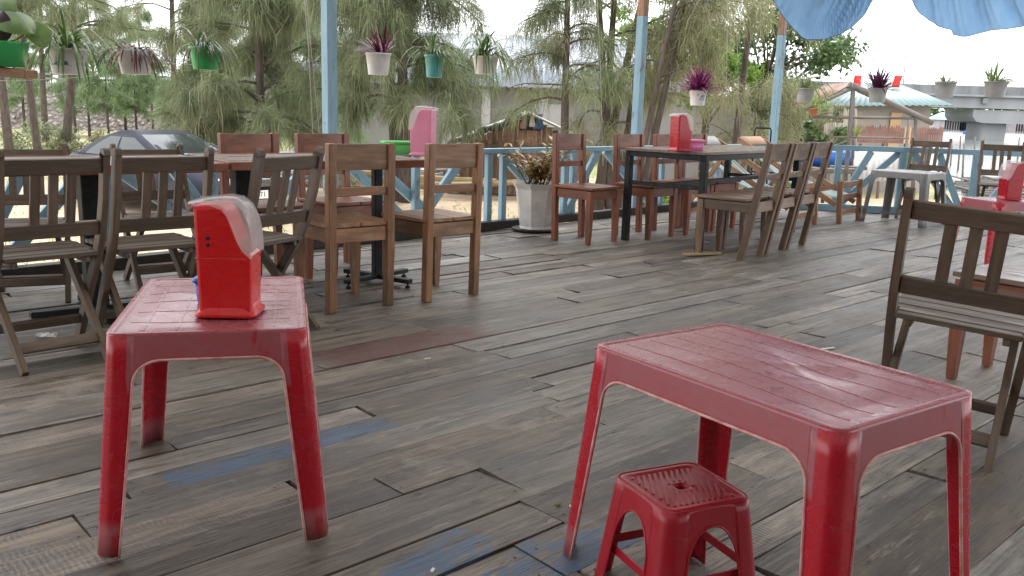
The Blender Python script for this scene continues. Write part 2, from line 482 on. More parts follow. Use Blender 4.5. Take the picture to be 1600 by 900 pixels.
    MAT['grey_wall'] = simple('grey_render', (0.30, 0.295, 0.30), (0.38, 0.375, 0.38), 0.35, 0.9, 0.2, coord='World', stretch=(1, 1, 0.4))
    MAT['bridge'] = simple('bridge_concrete', (0.22, 0.23, 0.235), (0.33, 0.335, 0.34), 0.25, 0.85, 0.1, coord='World', stretch=(1, 1, 0.25), lo=0.3, hi=0.7)
    MAT['bridge_dark'] = simple('bridge_parapet_concrete', (0.11, 0.115, 0.125), (0.26, 0.265, 0.27), 0.5, 0.85, 0.1, coord='World', stretch=(1, 1, 0.4), lo=0.3, hi=0.7)
    MAT['white_roof'] = simple('pale_sheet_roof', (0.235, 0.265, 0.315), (0.19, 0.215, 0.26), 0.6, 0.35, coord='World', metallic=0.0)
    MAT['old_tin'] = simple('weathered_sheet_metal', (0.52, 0.50, 0.48), (0.36, 0.33, 0.31), 1.6, 0.5, 0.1, coord='World', stretch=(1, 1, 0.3))
    MAT['teal_roof'] = simple('teal_sheet_roof', (0.19, 0.285, 0.29), (0.24, 0.335, 0.34), 0.9, 0.4, coord='World')
    MAT['rust_roof'] = simple('rusty_roof', (0.20, 0.11, 0.085), (0.34, 0.24, 0.20), 2.5, 0.8, 0.2, coord='World')
    MAT['house_wall'] = simple('house_plaster', (0.26, 0.235, 0.215), (0.36, 0.33, 0.30), 0.8, 0.9, 0.1, coord='World', stretch=(1, 1, 0.3))
    MAT['orange_wall'] = simple('ochre_board', (0.50, 0.33, 0.17), (0.55, 0.38, 0.22), 2, 0.8, coord='World')
    MAT['fence_red'] = simple('faded_red_paint', (0.17, 0.085, 0.07), (0.25, 0.145, 0.12), 3, 0.75, coord='World', isl=0.3)
    MAT['reed'] = simple('dry_reed', (0.30, 0.25, 0.20), (0.42, 0.37, 0.31), 3, 0.85, coord='World', isl=0.35)
    MAT['tarp_black'] = simple('black_tarpaulin', (0.010, 0.010, 0.011), (0.022, 0.022, 0.024), 5, 0.7, 0.6, bdist=0.05)
    MAT['blue_tarp'] = simple('blue_boat_paint', (0.02, 0.10, 0.45), (0.03, 0.14, 0.5), 3, 0.5)
    MAT['flag_red'] = simple('red_cloth', (0.75, 0.03, 0.03), None, 3, 0.7)
    MAT['dark_void'] = simple('dark_interior', (0.012, 0.013, 0.018), None, 3, 0.8)
    MAT['cloth_pink'] = simple('pink_washing', (0.36, 0.16, 0.17), (0.45, 0.3, 0.3), 9, 0.9)
    MAT['cloth_blue'] = simple('blue_washing', (0.05, 0.09, 0.20), (0.08, 0.14, 0.28), 9, 0.9)
    MAT['cloth_white'] = simple('white_washing', (0.6, 0.6, 0.6), None, 9, 0.9)
    MAT['nail'] = simple('dark_nail_heads', (0.020, 0.017, 0.015), (0.05, 0.035, 0.025), 40, 0.7)
    MAT['peach'] = simple('peach_canvas', (0.70, 0.44, 0.31), (0.75, 0.50, 0.36), 9, 0.9)
    MAT['terracotta'] = simple('terracotta', (0.36, 0.11, 0.06), (0.42, 0.15, 0.09), 9, 0.8)
    MAT['far_roof'] = simple('far_orange_roof', (0.50, 0.33, 0.24), (0.60, 0.44, 0.34), 0.2, 0.8, coord='World')
    MAT['far_teal'] = simple('far_teal_roof', (0.34, 0.52, 0.55), None, 0.2, 0.8, coord='World')
    MAT['far_wall'] = simple('far_wall', (0.42, 0.38, 0.38), (0.30, 0.28, 0.30), 0.5, 0.8, coord='World')
    # translucent blue cloth
    m, nt, p = newmat('thin_blue_cloth')
    n1 = noise(nt, coords(nt, 'World', (1, 1, 0.5)), 3.0, 5)
    base = mix(nt, ramp(nt, n1, 0.35, 0.65), (0.075, 0.20, 0.42), (0.20, 0.39, 0.64))
    nt.links.new(base, p.inputs['Base Color'])
    p.inputs['Roughness'].default_value = 0.85
    p.inputs['Specular IOR Level'].default_value = 0.1
    tr = nt.nodes.new('ShaderNodeBsdfTranslucent')
    nt.links.new(mix(nt, 0.35, base, (0.40, 0.60, 0.85)), tr.inputs['Color'])
    mx = nt.nodes.new('ShaderNodeMixShader')
    mx.inputs[0].default_value = 0.80
    nt.links.new(p.outputs[0], mx.inputs[1])
    nt.links.new(tr.outputs[0], mx.inputs[2])
    nt.links.new(mx.outputs[0], nt.nodes['Material Output'].inputs['Surface'])
    MAT['swag'] = m
    # translucent roof sheeting
    m, nt, p = newmat('translucent_roof_sheet')
    p.inputs['Base Color'].default_value = (0.66, 0.65, 0.63, 1)
    p.inputs['Roughness'].default_value = 0.8
    tr = nt.nodes.new('ShaderNodeBsdfTranslucent')
    tr.inputs['Color'].default_value = (0.71, 0.705, 0.695, 1)
    mx = nt.nodes.new('ShaderNodeMixShader')
    mx.inputs[0].default_value = 0.48
    nt.links.new(p.outputs[0], mx.inputs[1])
    nt.links.new(tr.outputs[0], mx.inputs[2])
    nt.links.new(mx.outputs[0], nt.nodes['Material Output'].inputs['Surface'])
    MAT['roof_sheet'] = m
    # striped canvas
    m, nt, p = newmat('striped_canvas')
    a = nt.nodes.new('ShaderNodeAttribute')
    a.attribute_name = 'gc'
    s2 = nt.nodes.new('ShaderNodeSeparateXYZ')
    nt.links.new(a.outputs['Vector'], s2.inputs[0])
    fr = math2(nt, 'FRACT', math2(nt, 'MULTIPLY', s2.outputs[0], 8.0), 0.0)
    base = mix(nt, math2(nt, 'GREATER_THAN', fr, 0.5), (0.70, 0.71, 0.68), (0.16, 0.42, 0.38))
    fr2 = math2(nt, 'FRACT', math2(nt, 'MULTIPLY', s2.outputs[0], 8.0), 0.0)
    base = mix(nt, math2(nt, 'GREATER_THAN', fr2, 0.86), base, (0.20, 0.36, 0.55))
    nt.links.new(base, p.inputs['Base Color'])
    p.inputs['Roughness'].default_value = 0.9
    MAT['canvas'] = m

    # ---- the car
    m, nt, p = newmat('dark_blue_car_paint')
    p.inputs['Base Color'].default_value = (0.013, 0.017, 0.028, 1)
    p.inputs['Roughness'].default_value = 0.42
    p.inputs['Specular IOR Level'].default_value = 0.12
    p.inputs['Coat Weight'].default_value = 0.05
    p.inputs['Coat Roughness'].default_value = 0.05
    MAT['car_paint'] = m
    m, nt, p = newmat('car_glass')
    p.inputs['Base Color'].default_value = (0.030, 0.038, 0.040, 1)
    p.inputs['Roughness'].default_value = 0.05
    p.inputs['Specular IOR Level'].default_value = 0.5
    MAT['car_glass'] = m
    MAT['tyre'] = simple('tyre_rubber', (0.015, 0.015, 0.015), None, 5, 0.8)
    MAT['alloy'] = simple('alloy_wheel', (0.42, 0.42, 0.43), None, 5, 0.35, metallic=0.7)
    MAT['chrome'] = simple('chrome', (0.6, 0.6, 0.62), None, 5, 0.15, metallic=1.0)
    MAT['lamp_glass'] = simple('headlight_glass', (0.55, 0.57, 0.58), None, 5, 0.1)
    MAT['plate'] = simple('white_number_plate', (0.75, 0.75, 0.74), None, 5, 0.5)


make_materials()


# ------------------------------------------------------------------ mesh helpers
class MB:
    """collects shapes and links them as ONE mesh object; gc = grain coordinates, x along the longest side"""

    def __init__(s):
        s.v, s.f, s.gc, s.sm = [], [], [], []
        s.extra = {}
        s.weld = False

    def add(s, vs, fs, gc=None, smooth=False):
        o = len(s.v)
        s.v += [tuple(p) for p in vs]
        s.f += [tuple(i + o for i in f) for f in fs]
        s.gc += [tuple(g) for g in (gc if gc is not None else vs)]
        s.sm += [smooth] * len(fs)
        return s

    def box(s, c, size, bev=0.004, rot=None):
        c = Vector(c)
        h = [x / 2 for x in size]
        b = min(bev, min(h) * 0.45)
        off = (random.uniform(0, 40), random.uniform(0, 40), random.uniform(0, 40))
        order = sorted(range(3), key=lambda i: -size[i])
        vs, gc, idx = [], [], {}
        for sx in (-1, 1):
            for sy in (-1, 1):
                for sz in (-1, 1):
                    sg = (sx, sy, sz)
                    for a in range(3):
                        p = [sg[i] * (h[i] if i == a else h[i] - b) for i in range(3)]
                        idx[(sg, a)] = len(vs)
                        vs.append(Vector(p))
                        gc.append([p[order[i]] + off[i] for i in range(3)])
        fs = []
        for a in range(3):
            b1, b2 = (a + 1) % 3, (a + 2) % 3
            for sa in (-1, 1):
                q = []
                for u, w in ((-1, -1), (1, -1), (1, 1), (-1, 1)):
                    sg = [0, 0, 0]
                    sg[a], sg[b1], sg[b2] = sa, u, w
                    q.append(idx[(tuple(sg), a)])
                fs.append(q if sa > 0 else q[::-1])
            for u in (-1, 1):
                for w in (-1, 1):
                    g0, g1 = [0] * 3, [0] * 3
                    g0[a], g0[b1], g0[b2] = -1, u, w
                    g1[a], g1[b1], g1[b2] = 1, u, w
                    q = [idx[(tuple(g0), b1)], idx[(tuple(g1), b1)], idx[(tuple(g1), b2)], idx[(tuple(g0), b2)]]
                    fs.append(q if u * w > 0 else q[::-1])
        for sx in (-1, 1):
            for sy in (-1, 1):
                for sz in (-1, 1):
                    sg = (sx, sy, sz)
                    q = [idx[(sg, 0)], idx[(sg, 1)], idx[(sg, 2)]]
                    fs.append(q if sx * sy * sz > 0 else q[::-1])
        if rot is not None:
            vs = [rot @ p for p in vs]
        return s.add([p + c for p in vs], fs, gc)

    def bar(s, p0, p1, w, t, up=(0, 0, 1), bev=0.003):
        """a box from p0 to p1, w wide (across up) and t thick (along up)"""
        p0, p1 = Vector(p0), Vector(p1)
        d = p1 - p0
        x = d.normalized()
        u = Vector(up)
        y = u.cross(x)
        if y.length < 1e-5:
            y = Vector((1, 0, 0)).cross(x)
            if y.length < 1e-5:
                y = Vector((0, 1, 0))
        y.normalize()
        z = x.cross(y)
        return s.box((p0 + p1) / 2, (d.length, w, t), bev, Matrix((x, y, z)).transposed())

    def sweep(s, pts, w, t, side):
        """flat timber following pts: w along side, t across"""
        pts = [Vector(p) for p in pts]
        side = Vector(side).normalized()
        off = random.uniform(0, 40)
        vs, gc, fs = [], [], []
        L = 0
        n = len(pts)
        for i, p in enumerate(pts):
            d = (pts[min(i + 1, n - 1)] - pts[max(i - 1, 0)]).normalized()
            o = side.cross(d).normalized()
            if i:
                L += (p - pts[i - 1]).length
            for a, b in ((-1, -1), (1, -1), (1, 1), (-1, 1)):
                vs.append(p + side * (a * w / 2) + o * (b * t / 2))
                gc.append((L + off, a * w / 2 + off, b * t / 2 + off))
        for i in range(n - 1):
            for k in range(4):
                k2 = (k + 1) % 4
                fs.append((i * 4 + k, i * 4 + k2, i * 4 + 4 + k2, i * 4 + 4 + k))
        fs += [(3, 2, 1, 0), tuple(4 * n - 4 + k for k in range(4))]
        return s.add(vs, fs, gc)

    def tube(s, pts, r, seg=8, caps=True, smooth=True):
        pts = [Vector(p) for p in pts]
        n = len(pts)
        rs = r if isinstance(r, (list, tuple)) else [r] * n
        off = random.uniform(0, 40)
        vs, gc, fs = [], [], []
        L = 0
        ref = None
        for i, p in enumerate(pts):
            d = (pts[min(i + 1, n - 1)] - pts[max(i - 1, 0)]).normalized()
            if ref is None:
                ref = d.orthogonal().normalized()
            ref = (ref - d * ref.dot(d))
            ref = ref.normalized() if ref.length > 1e-6 else d.orthogonal().normalized()
            b = d.cross(ref)
            if i:
                L += (p - pts[i - 1]).length
            for k in range(seg):
                a = 2 * math.pi * k / seg
                vs.append(p + (ref * math.cos(a) + b * math.sin(a)) * rs[i])
                gc.append((L + off, rs[i] * math.cos(a) + off, rs[i] * math.sin(a) + off))
        for i in range(n - 1):
            for k in range(seg):
                k2 = (k + 1) % seg
                fs.append((i * seg + k, i * seg + k2, i * seg + seg + k2, i * seg + seg + k))
        s.add(vs, fs, gc, smooth)
        if caps:
            o = len(s.v) - len(vs)
            s.f += [tuple(o + k for k in range(seg))[::-1], tuple(o + (n - 1) * seg + k for k in range(seg))]
            s.sm += [False, False]
        return s

    def lathe(s, prof, c=(0, 0, 0), seg=28, sides=None, smooth=True, caps=True):
        c = Vector(c)
        seg = sides or seg
        vs, fs = [], []
        for r, z in prof:
            for k in range(seg):
                a = 2 * math.pi * (k + 0.5) / seg
                vs.append(c + Vector((r * math.cos(a), r * math.sin(a), z)))
        n = len(prof)
        for i in range(n - 1):
            for k in range(seg):
                k2 = (k + 1) % seg
                fs.append((i * seg + k, i * seg + k2, i * seg + seg + k2, i * seg + seg + k))
        if caps:
            fs.append(tuple(range(seg))[::-1])
            fs.append(tuple((n - 1) * seg + k for k in range(seg)))
        return s.add(vs, fs, None, smooth and sides is None)

    def loft(s, loops, smooth=True, caps=True, closed=True):
        n = len(loops[0])
        vs = [p for l in loops for p in l]
        fs = []
        for i in range(len(loops) - 1):
            for k in range(n if closed else n - 1):
                k2 = (k + 1) % n
                fs.append((i * n + k, i * n + k2, i * n + n + k2, i * n + n + k))
        s.add(vs, fs, None, smooth)
        if caps:
            o = len(s.v) - len(vs)
            s.f += [tuple(o + k for k in range(n))[::-1], tuple(o + (len(loops) - 1) * n + k for k in range(n))]
            s.sm += [False, False]
        return s

    def prism(s, poly, axis, d0, d1):
        """a 2-D outline pushed along axis from d0 to d1; poly in the two other axes in order"""
        oth = [i for i in range(3) if i != axis]
        def mk(p, d):
            v = [0, 0, 0]
            v[axis] = d
            v[oth[0]], v[oth[1]] = p
            return Vector(v)
        n = len(poly)
        vs = [mk(p, d0) for p in poly] + [mk(p, d1) for p in poly]
        fs = [tuple(range(n))[::-1], tuple(range(n, 2 * n))]
        fs += [(k, (k + 1) % n, n + (k + 1) % n, n + k) for k in range(n)]
        return s.add(vs, fs)

    def attr(s, name, vals):
        s.extra[name] = vals

    def build(s, name, mat, parent=None, loc=None):
        me = bpy.data.meshes.new(name)
        me.from_pydata([tuple(p) for p in s.v], [], s.f)
        me.polygons.foreach_set('use_smooth', s.sm)
        a = me.attributes.new('gc', 'FLOAT_VECTOR', 'POINT')
        a.data.foreach_set('vector', np.array(s.gc, dtype=np.float32).ravel())
        for k, vals in s.extra.items():
            vals = np.array(vals, dtype=np.float32)
            if vals.ndim == 2:
                a = me.attributes.new(k, 'FLOAT_VECTOR', 'POINT')
                a.data.foreach_set('vector', vals.ravel())
            else:
                a = me.attributes.new(k, 'FLOAT', 'POINT')
                a.data.foreach_set('value', vals)
        me.materials.append(MAT[mat] if isinstance(mat, str) else mat)
        me.update()
        bm = bmesh.new()
        bm.from_mesh(me)
        if s.weld:
            bmesh.ops.remove_doubles(bm, verts=bm.verts, dist=1e-5)
        bmesh.ops.recalc_face_normals(bm, faces=bm.faces)
        bm.to_mesh(me)
        bm.free()
        o = bpy.data.objects.new(name, me)
        COL.objects.link(o)
        if parent is not None:
            o.parent = parent
        if loc is not None:
            o.location = loc
        return o


def fastmesh(name, verts, quads, tris, mat, parent=None, gc=None):
    """numpy mesh for leaves"""
    me = bpy.data.meshes.new(name)
    nq, ntr = len(quads), len(tris)
    me.vertices.add(len(verts))
    me.vertices.foreach_set('co', np.asarray(verts, dtype=np.float32).ravel())
    me.loops.add(nq * 4 + ntr * 3)
    li = np.concatenate([np.asarray(quads, dtype=np.int32).ravel(), np.asarray(tris, dtype=np.int32).ravel()])
    me.loops.foreach_set('vertex_index', li)
    me.polygons.add(nq + ntr)
    st = np.concatenate([np.arange(nq) * 4, nq * 4 + np.arange(ntr) * 3]).astype(np.int32)
    me.polygons.foreach_set('loop_start', st)
    me.update(calc_edges=True)
    me.materials.append(MAT[mat] if isinstance(mat, str) else mat)
    o = bpy.data.objects.new(name, me)
    COL.objects.link(o)
    if parent is not None:
        o.parent = parent
    return o


def tag(o, label=None, cat=None, group=None, kind=None):
    if label:
        o['label'] = label
    if cat:
        o['category'] = cat
    if group:
        o['group'] = group
    if kind:
        o['kind'] = kind
    return o


def thing(name, label, cat, loc=(0, 0, 0), rz=0.0, group=None):
    o = bpy.data.objects.new(name, None)
    o.empty_display_size = 0.1
    COL.objects.link(o)
    o.location = loc
    o.rotation_euler = (0, 0, rz)
    return tag(o, label, cat, group)


def dup(root, label, loc, rz=0.0, scale=None, tilt=None):
    """a copy of a thing with copies of its parts and sub-parts"""
    r = root.copy()
    COL.objects.link(r)
    r.location = loc
    r.rotation_euler = (tilt[0] if tilt else 0, tilt[1] if tilt else 0, rz)
    if scale:
        r.scale = scale if isinstance(scale, (tuple, list)) else (scale,) * 3
    r['label'] = label
    for ch in list(root.children):
        c = ch.copy()
        COL.objects.link(c)
        c.parent = r
        for g in list(ch.children):
            d = g.copy()
            COL.objects.link(d)
            d.parent = c
    return r


def rrect(hw, hd, r, n=5, cx=0, cy=0):
    out = []
    for sx, sy, a0 in ((1, 1, 0), (-1, 1, 90), (-1, -1, 180), (1, -1, 270)):
        for k in range(n + 1):
            a = rad(a0 + 90 * k / n)
            out.append((cx + sx * (hw - r) + r * math.cos(a), cy + sy * (hd - r) + r * math.sin(a)))
    return out


# ------------------------------------------------------------------ the setting: ground, water, deck, roof
GZ, WZ = -1.0, -1.45
SHORE = [(7.0, -60), (8.2, 10), (9.6, 18), (12.0, 24), (13.2, 29), (17.5, 45), (30, 110), (70, 320), (300, 1500)]


def shore_x(y):
    for (x0, y0), (x1, y1) in zip(SHORE, SHORE[1:]):
        if y <= y1:
            t = (y - y0) / (y1 - y0)
            return x0 + (x1 - x0) * t
    return SHORE[-1][0]


def build_ground():
    def axis(n, inner, outer):
        t = np.linspace(-1, 1, n)
        return np.sign(t) * (inner * np.abs(t) + (outer - inner) * np.abs(t) ** 5)
    xs = axis(150, 60, 1500)
    ys = axis(150, 90, 1500) + 20
    vs, fs = [], []
    for y in ys:
        sx = shore_x(y)
        for x in xs:
            d = (x - sx)
            k = min(max(d / 3.5, 0), 1)
            z = GZ - 2.0 * k * k * (3 - 2 * k)
            z += 0.04 * math.sin(x * 0.9 + 1.3 * math.sin(y * .5)) * math.sin(y * 0.7)
            if y > 215 and d > 0:
                z = GZ - 0.2
            vs.append((x, y, z))
    n = len(xs)
    for j in range(len(ys) - 1):
        for i in range(n - 1):
            fs.append((j * n + i, j * n + i + 1, j * n + n + i + 1, j * n + n + i))
    m = MB()
    m.add(vs, fs, None, True)
    tag(m.build('ground', 'sand'), kind='structure')
    m = MB()
    m.add([(6, -70, WZ), (700, -70, WZ), (700, 230, WZ), (6, 230, WZ)], [(0, 1, 2, 3)])
    tag(m.build('water', 'water'), kind='structure')


build_ground()

# left railing line and right railing line of the deck
AL = rad(45.5)
LP, LU = V(-0.15, 8.10, 0), V(math.cos(AL), math.sin(AL), 0)
LN = V(-LU.y, LU.x, 0)             # outward
RA = rad(-8)
RP, RU = V(3.5, 10.5, 0), V(math.cos(RA), math.sin(RA), 0)


def on_left(px):
    """the point of the left railing line at a pixel column (as seen near the rail's height)"""
    best = None
    for i in range(4001):
        s = -6 + 14 * i / 4000
        q = LP + LU * s + V(0, 0, 0.72)
        d = q - V(0, 0, HC)
        x = 800 + FPX * d.dot(_R) / d.dot(_F)
        if best is None or abs(x - px) < best[0]:
            best = (abs(x - px), s)
    return LP + LU * best[1], best[1]


def on_right(px):
    best = None
    for i in range(3001):
        s = -1 + 9 * i / 3000
        q = RP + RU * s + V(0, 0, 0.72)
        d = q - V(0, 0, HC)
        x = 800 + FPX * d.dot(_R) / d.dot(_F)
        if best is None or abs(x - px) < best[0]:
            best = (abs(x - px), s)
    return RP + RU * best[1], best[1]


def build_deck():
    A = rad(43.5)
    U, W = V(math.cos(A), math.sin(A), 0), V(-math.sin(A), math.cos(A), 0)
    m = MB()
    look = []
    wl_ = (LP + LN * 0.03).dot(LN)
    v = -4.6
    paint = [(gp(250, 750), gp(480, 698), 'b'), (gp(490, 690), gp(615, 672), 'b'), (gp(630, 893), gp(750, 852), 'b'), (gp(800, 890), gp(990, 825), 'b'), (gp(700, 915), gp(880, 865), 'b'), (gp(500, 552), gp(745, 512), 'r')]
    rr = random.Random(5)
    nails = []
    while v < 9.5:
        wd = rr.choice([0.12, 0.14, 0.16, 0.18, 0.20, 0.24]) * rr.uniform(0.92, 1.08)
        vm = v + wd / 2
        # clip along u by the right railing and by the left one
        umax = 14.0
        den = U.dot(V(-RU.y, RU.x, 0))
        nr = V(-RU.y, RU.x, 0)
        umax = min(umax, ((RP + nr * 0.05).dot(nr) - (W * vm).dot(nr)) / den)
        dl = U.dot(LN)
        ulim = (wl_ - (W * vm).dot(LN)) / dl if abs(dl) > 1e-6 else 99
        u = -7 + rr.uniform(-1, 0)
        if dl < 0:
            u = max(u, ulim)
        else:
            umax = min(umax, ulim)
        while u < umax - 0.05:
            L = rr.choice([1.0, 1.5, 1.9, 2.4, 3.0]) * rr.uniform(0.85, 1.15)
            u1 = min(u + L, umax)
            if umax - u1 < 0.3:
                u1 = umax
            gap = rr.choice([0.0004, 0.0005, 0.0007, 0.0010, 0.0012, 0.0030])
            ea, eb = u + rr.choice([0.001, 0.002, 0.004, 0.012]), u1 - rr.choice([0.001, 0.003, 0.012])
            dz = rr.uniform(-0.004, 0.003)
            tw = rr.uniform(-0.004, 0.004)
            n = max(2, int((eb - ea) / 0.12))
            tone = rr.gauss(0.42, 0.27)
            # light falloff painted into the tone: browner near left, paler grey far right
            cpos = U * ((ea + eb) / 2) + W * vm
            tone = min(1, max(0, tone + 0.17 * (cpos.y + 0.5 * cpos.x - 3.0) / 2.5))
            off = (rr.uniform(0, 60), rr.uniform(0, 60), 0)
            vs, gc, fs = [], [], []
            skew0, skew1 = rr.uniform(-.008, .008), rr.uniform(-.008, .008)
            ph = rr.uniform(0, 9)
            wav = rr.choice([0.0, 0.0006, 0.0012, 0.0025])
            for i in range(n + 1):
                t = i / n
                uu = ea + (eb - ea) * t
                j0, j1 = wav * math.sin(uu * 3.1 + ph) + rr.gauss(0, .0008), wav * math.sin(uu * 2.7 + ph * 2) + rr.gauss(0, .0006)
                a, b = v + gap + j0, v + wd - gap + j1
                for q, (w_, z_) in enumerate(((a, -0.03), (a, -0.0015), (a + 0.0015, 0), (vm, 0.0), (b - 0.0015, 0), (b, -0.0015), (b, -0.03))):
                    sk = (skew0 if i == 0 else skew1 if i == n else 0) * (w_ - vm) / wd * 2
                    zz = z_ + dz + tw * (w_ - vm) / wd * 2
                    p = U * (uu + sk) + W * w_
                    vs.append((p.x, p.y, zz))
                    gc.append((uu + off[0], w_ - vm + off[1], z_))
                    bl = rd = 0
                    for p0, p1, kind in paint:
                        d = (p1 - p0)
                        s_ = (p - p0).dot(d) / d.length_squared
                        dist = (p - p0 - d * min(max(s_, 0), 1)).length
                        if kind == 'b':
                            if abs(W.dot((p0 + p1) / 2) - vm) < wd / 2 and (cpos - (p0 + p1) / 2).length < 3:
                                over = max(-s_, s_ - 1, 0) * d.length
                                bl = max(bl, 1.0 - over / 0.12 - 0.5 * max(0, (w_ - vm) / wd + 0.15))
                        elif 0 <= s_ <= 1 and abs(W.dot((p0 + p1) / 2) - vm) < wd / 2:
                            rd = 1
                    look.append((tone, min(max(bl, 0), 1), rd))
            for i in range(n):
                for q in range(6):
                    o = i * 7
                    fs.append((o + q, o + 7 + q, o + 8 + q, o + 1 + q))
            fs.append((0, 1, 2, 3, 4, 5, 6))
            fs.append(tuple(n * 7 + k for k in (6, 5, 4, 3, 2, 1, 0)))
            m.add(vs, fs, gc)
            for ue in (ea + rr.uniform(.02, .05), eb - rr.uniform(.02, .05), *( [(ea + eb) / 2 + rr.uniform(-.1, .1)] if eb - ea > 1.4 else [])):
                for q_ in (-0.28, 0.28):
                    if rr.random() < .8:
                        pn = U * (ue + rr.uniform(-.008, .008)) + W * (vm + q_ * wd + rr.uniform(-.01, .01))
                        if 1 < pn.y < 8:
                            nails.append((pn.x, pn.y, dz + tw * q_ * 2))
            u = u1
        v += wd
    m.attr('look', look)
    nm = MB()
    for (px_, py_, pz_) in nails:
        r0_ = rr.uniform(.0028, .0048)
        nm.add([(px_ + r0_ * math.cos(a * math.pi / 4), py_ + r0_ * math.sin(a * math.pi / 4), pz_ + .0012) for a in range(8)], [tuple(range(8))])
    tag(nm.build('deck_floor_nails', 'nail'), kind='structure')
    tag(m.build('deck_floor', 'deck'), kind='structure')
    # joists under it, so gaps read dark
    m = MB()
    for k in range(15):
        p = U * (-6 + k * 1.2)
        m.bar(p + W * -4.5 + V(0, 0, -0.09), p + W * 5.0 + V(0, 0, -0.09), 0.06, 0.1)
    m.box(U * 1.5 + W * 0.6 + V(0, 0, -0.155), (15, 10.4, 0.02), 0.001, Matrix((U, W, V(0, 0, 1))).transposed())
    tag(m.build('deck_underside', 'wood_beam'), kind='structure')


build_deck()


def build_roof():
    m = MB()
    eave = 0.35
    P = [LP + LU * -9 + LN * eave, LP + LU * 5.9 + LN * eave, RP + RU * 5.5 + V(0, .6, 0), V(9, -6, 0), V(-5, -9, 0)]
    top = [V(p.x, p.y, 3.71) for p in P]
    bot = [V(p.x, p.y, 3.70) for p in P]
    n = len(P)
    m.add(top + bot, [tuple(range(n)), tuple(range(n, 2 * n))[::-1]] + [(k, (k + 1) % n, n + (k + 1) % n, n + k) for k in range(n)])
    tag(m.build('roof', 'roof_sheet'), kind='structure')


build_roof()

# added unseen wall behind the camera, blocking rear light to darken the near deck
m = MB()
for k in range(64):
    m.box((-6 + k * .25, -3.2, 1.3), (.245, .03, 4.6), .004)
tag(m.build('unseen_light_blocker', 'wood_hut'), kind='structure')


# ------------------------------------------------------------------ railings and posts
def build_posts():
    lab = {516: 'blue painted square roof post behind the brown chairs and pink dispenser',
           993: 'blue roof post with unpainted brown top behind the black framed table',
           1207: 'blue roof post with bare brown top under the blue cloth corner'}
    for px, name in lab.items():
        b, s = on_left(px)
        zb = 9.0
        if px == 993:
            zb = at(1000, 25, b.y).z
        if px == 1207:
            zb = at(1215, 55, b.y).z
        r = Matrix((LU, LN, V(0, 0, 1))).transposed()
        m = MB()
        top = 3.69
        zc = min(zb, top)
        m.box((0, 0, zc / 2), (0.085, 0.085, zc), 0.004, r)
        t = thing('roof_post', name, 'post', b, 0, 'roof posts along the railing')
        m.build('painted_post', 'blue', t)
        if zb < top:
            m = MB()
            m.box((0, 0, (zb + top) / 2), (0.084, 0.084, top - zb), 0.004, r)
            m.build('bare_post_top', 'wood_worn', t)


build_posts()


def build_left_rail():
    t = thing('railing', 'blue timber railing with diagonal braces along the deck edge beside sand and car', 'railing', (0, 0, 0))
    r = Matrix((LU, LN, V(0, 0, 1))).transposed()
    m = MB()
    m.bar(LP + LU * -6 + V(0, 0, .70), LP + LU * 4.75 + V(0, 0, .70), 0.075, 0.045)
    m.build('top_rail', 'blue', t)
    m = MB()
    m.bar(LP + LU * -6 + V(0, 0, .04) - LN * .02, LP + LU * 4.75 + V(0, 0, .04) - LN * .02, 0.10, 0.075)
    m.build('edge_beam', 'wood_beam', t)
    for px in (-80, 160, 330, 650, 764, 787, 884, 897, 1036, 1125):
        p, s = on_left(px)
        m = MB()
        m.box(p + V(0, 0, .375), (0.06, 0.05, 0.60), 0.003, r)
        m.build('baluster', 'blue', t)
    # '/' and '\' braces: pixel columns of their foot and head
    br = [(-57, 37), (-15, 147), (352, 167), (362, 264), (352, 408), (352, 505), (650, 531), (700, 577), (648, 726), (878, 787), (886, 935), (1030, 950), (1070, 1150), (1190, 1120)]
    for k, (a, b) in enumerate(br):
        p, q = on_left(a)[0], on_left(b)[0]
        o = LN * (0.045 if k % 2 else -0.0)
        m = MB()
        m.bar(p + V(0, 0, .06) + o, q + V(0, 0, .68) + o, 0.04, 0.075, LN.cross((q - p).normalized() + V(0, 0, .7)))
        m.build('brace', 'blue', t)


build_left_rail()


def build_right_rail():
    t = thing('railing', 'blue timber railing with slanted braces on the water side of the deck', 'railing', (0, 0, 0))
    r = Matrix((RU, V(-RU.y, RU.x, 0), V(0, 0, 1))).transposed()
    N = V(-RU.y, RU.x, 0)
    m = MB()
    m.bar(RP + RU * -0.35 + V(0, 0, .735), RP + RU * 5.2 + V(0, 0, .735), 0.05, 0.06)
    m.build('top_rail', 'blue', t)
    m = MB()
    m.bar(RP + RU * -0.2 + V(0, 0, .045), RP + RU * 5.2 + V(0, 0, .045), 0.09, 0.08)
    m.build('edge_beam', 'blue', t)
    for px in (1312, 1412, 1527, 1640):
        p, s = on_right(px)
        m = MB()
        m.box(p + V(0, 0, .395), (0.07, 0.055, 0.62), 0.003, r)
        m.build('baluster', 'blue', t)
    for k, (a, b) in enumerate(((1318, 1362), (1322, 1408), (1500, 1428), (1512, 1470), (1545, 1610))):
        p, q = on_right(a)[0], on_right(b)[0]
        o = N * (0.045 if k % 2 else 0)
        m = MB()
        m.bar(p + V(0, 0, .085) + o, q + V(0, 0, .705) + o, 0.04, 0.07, N.cross((q - p).normalized() + V(0, 0, .7)))
        m.build('brace', 'blue', t)


build_right_rail()


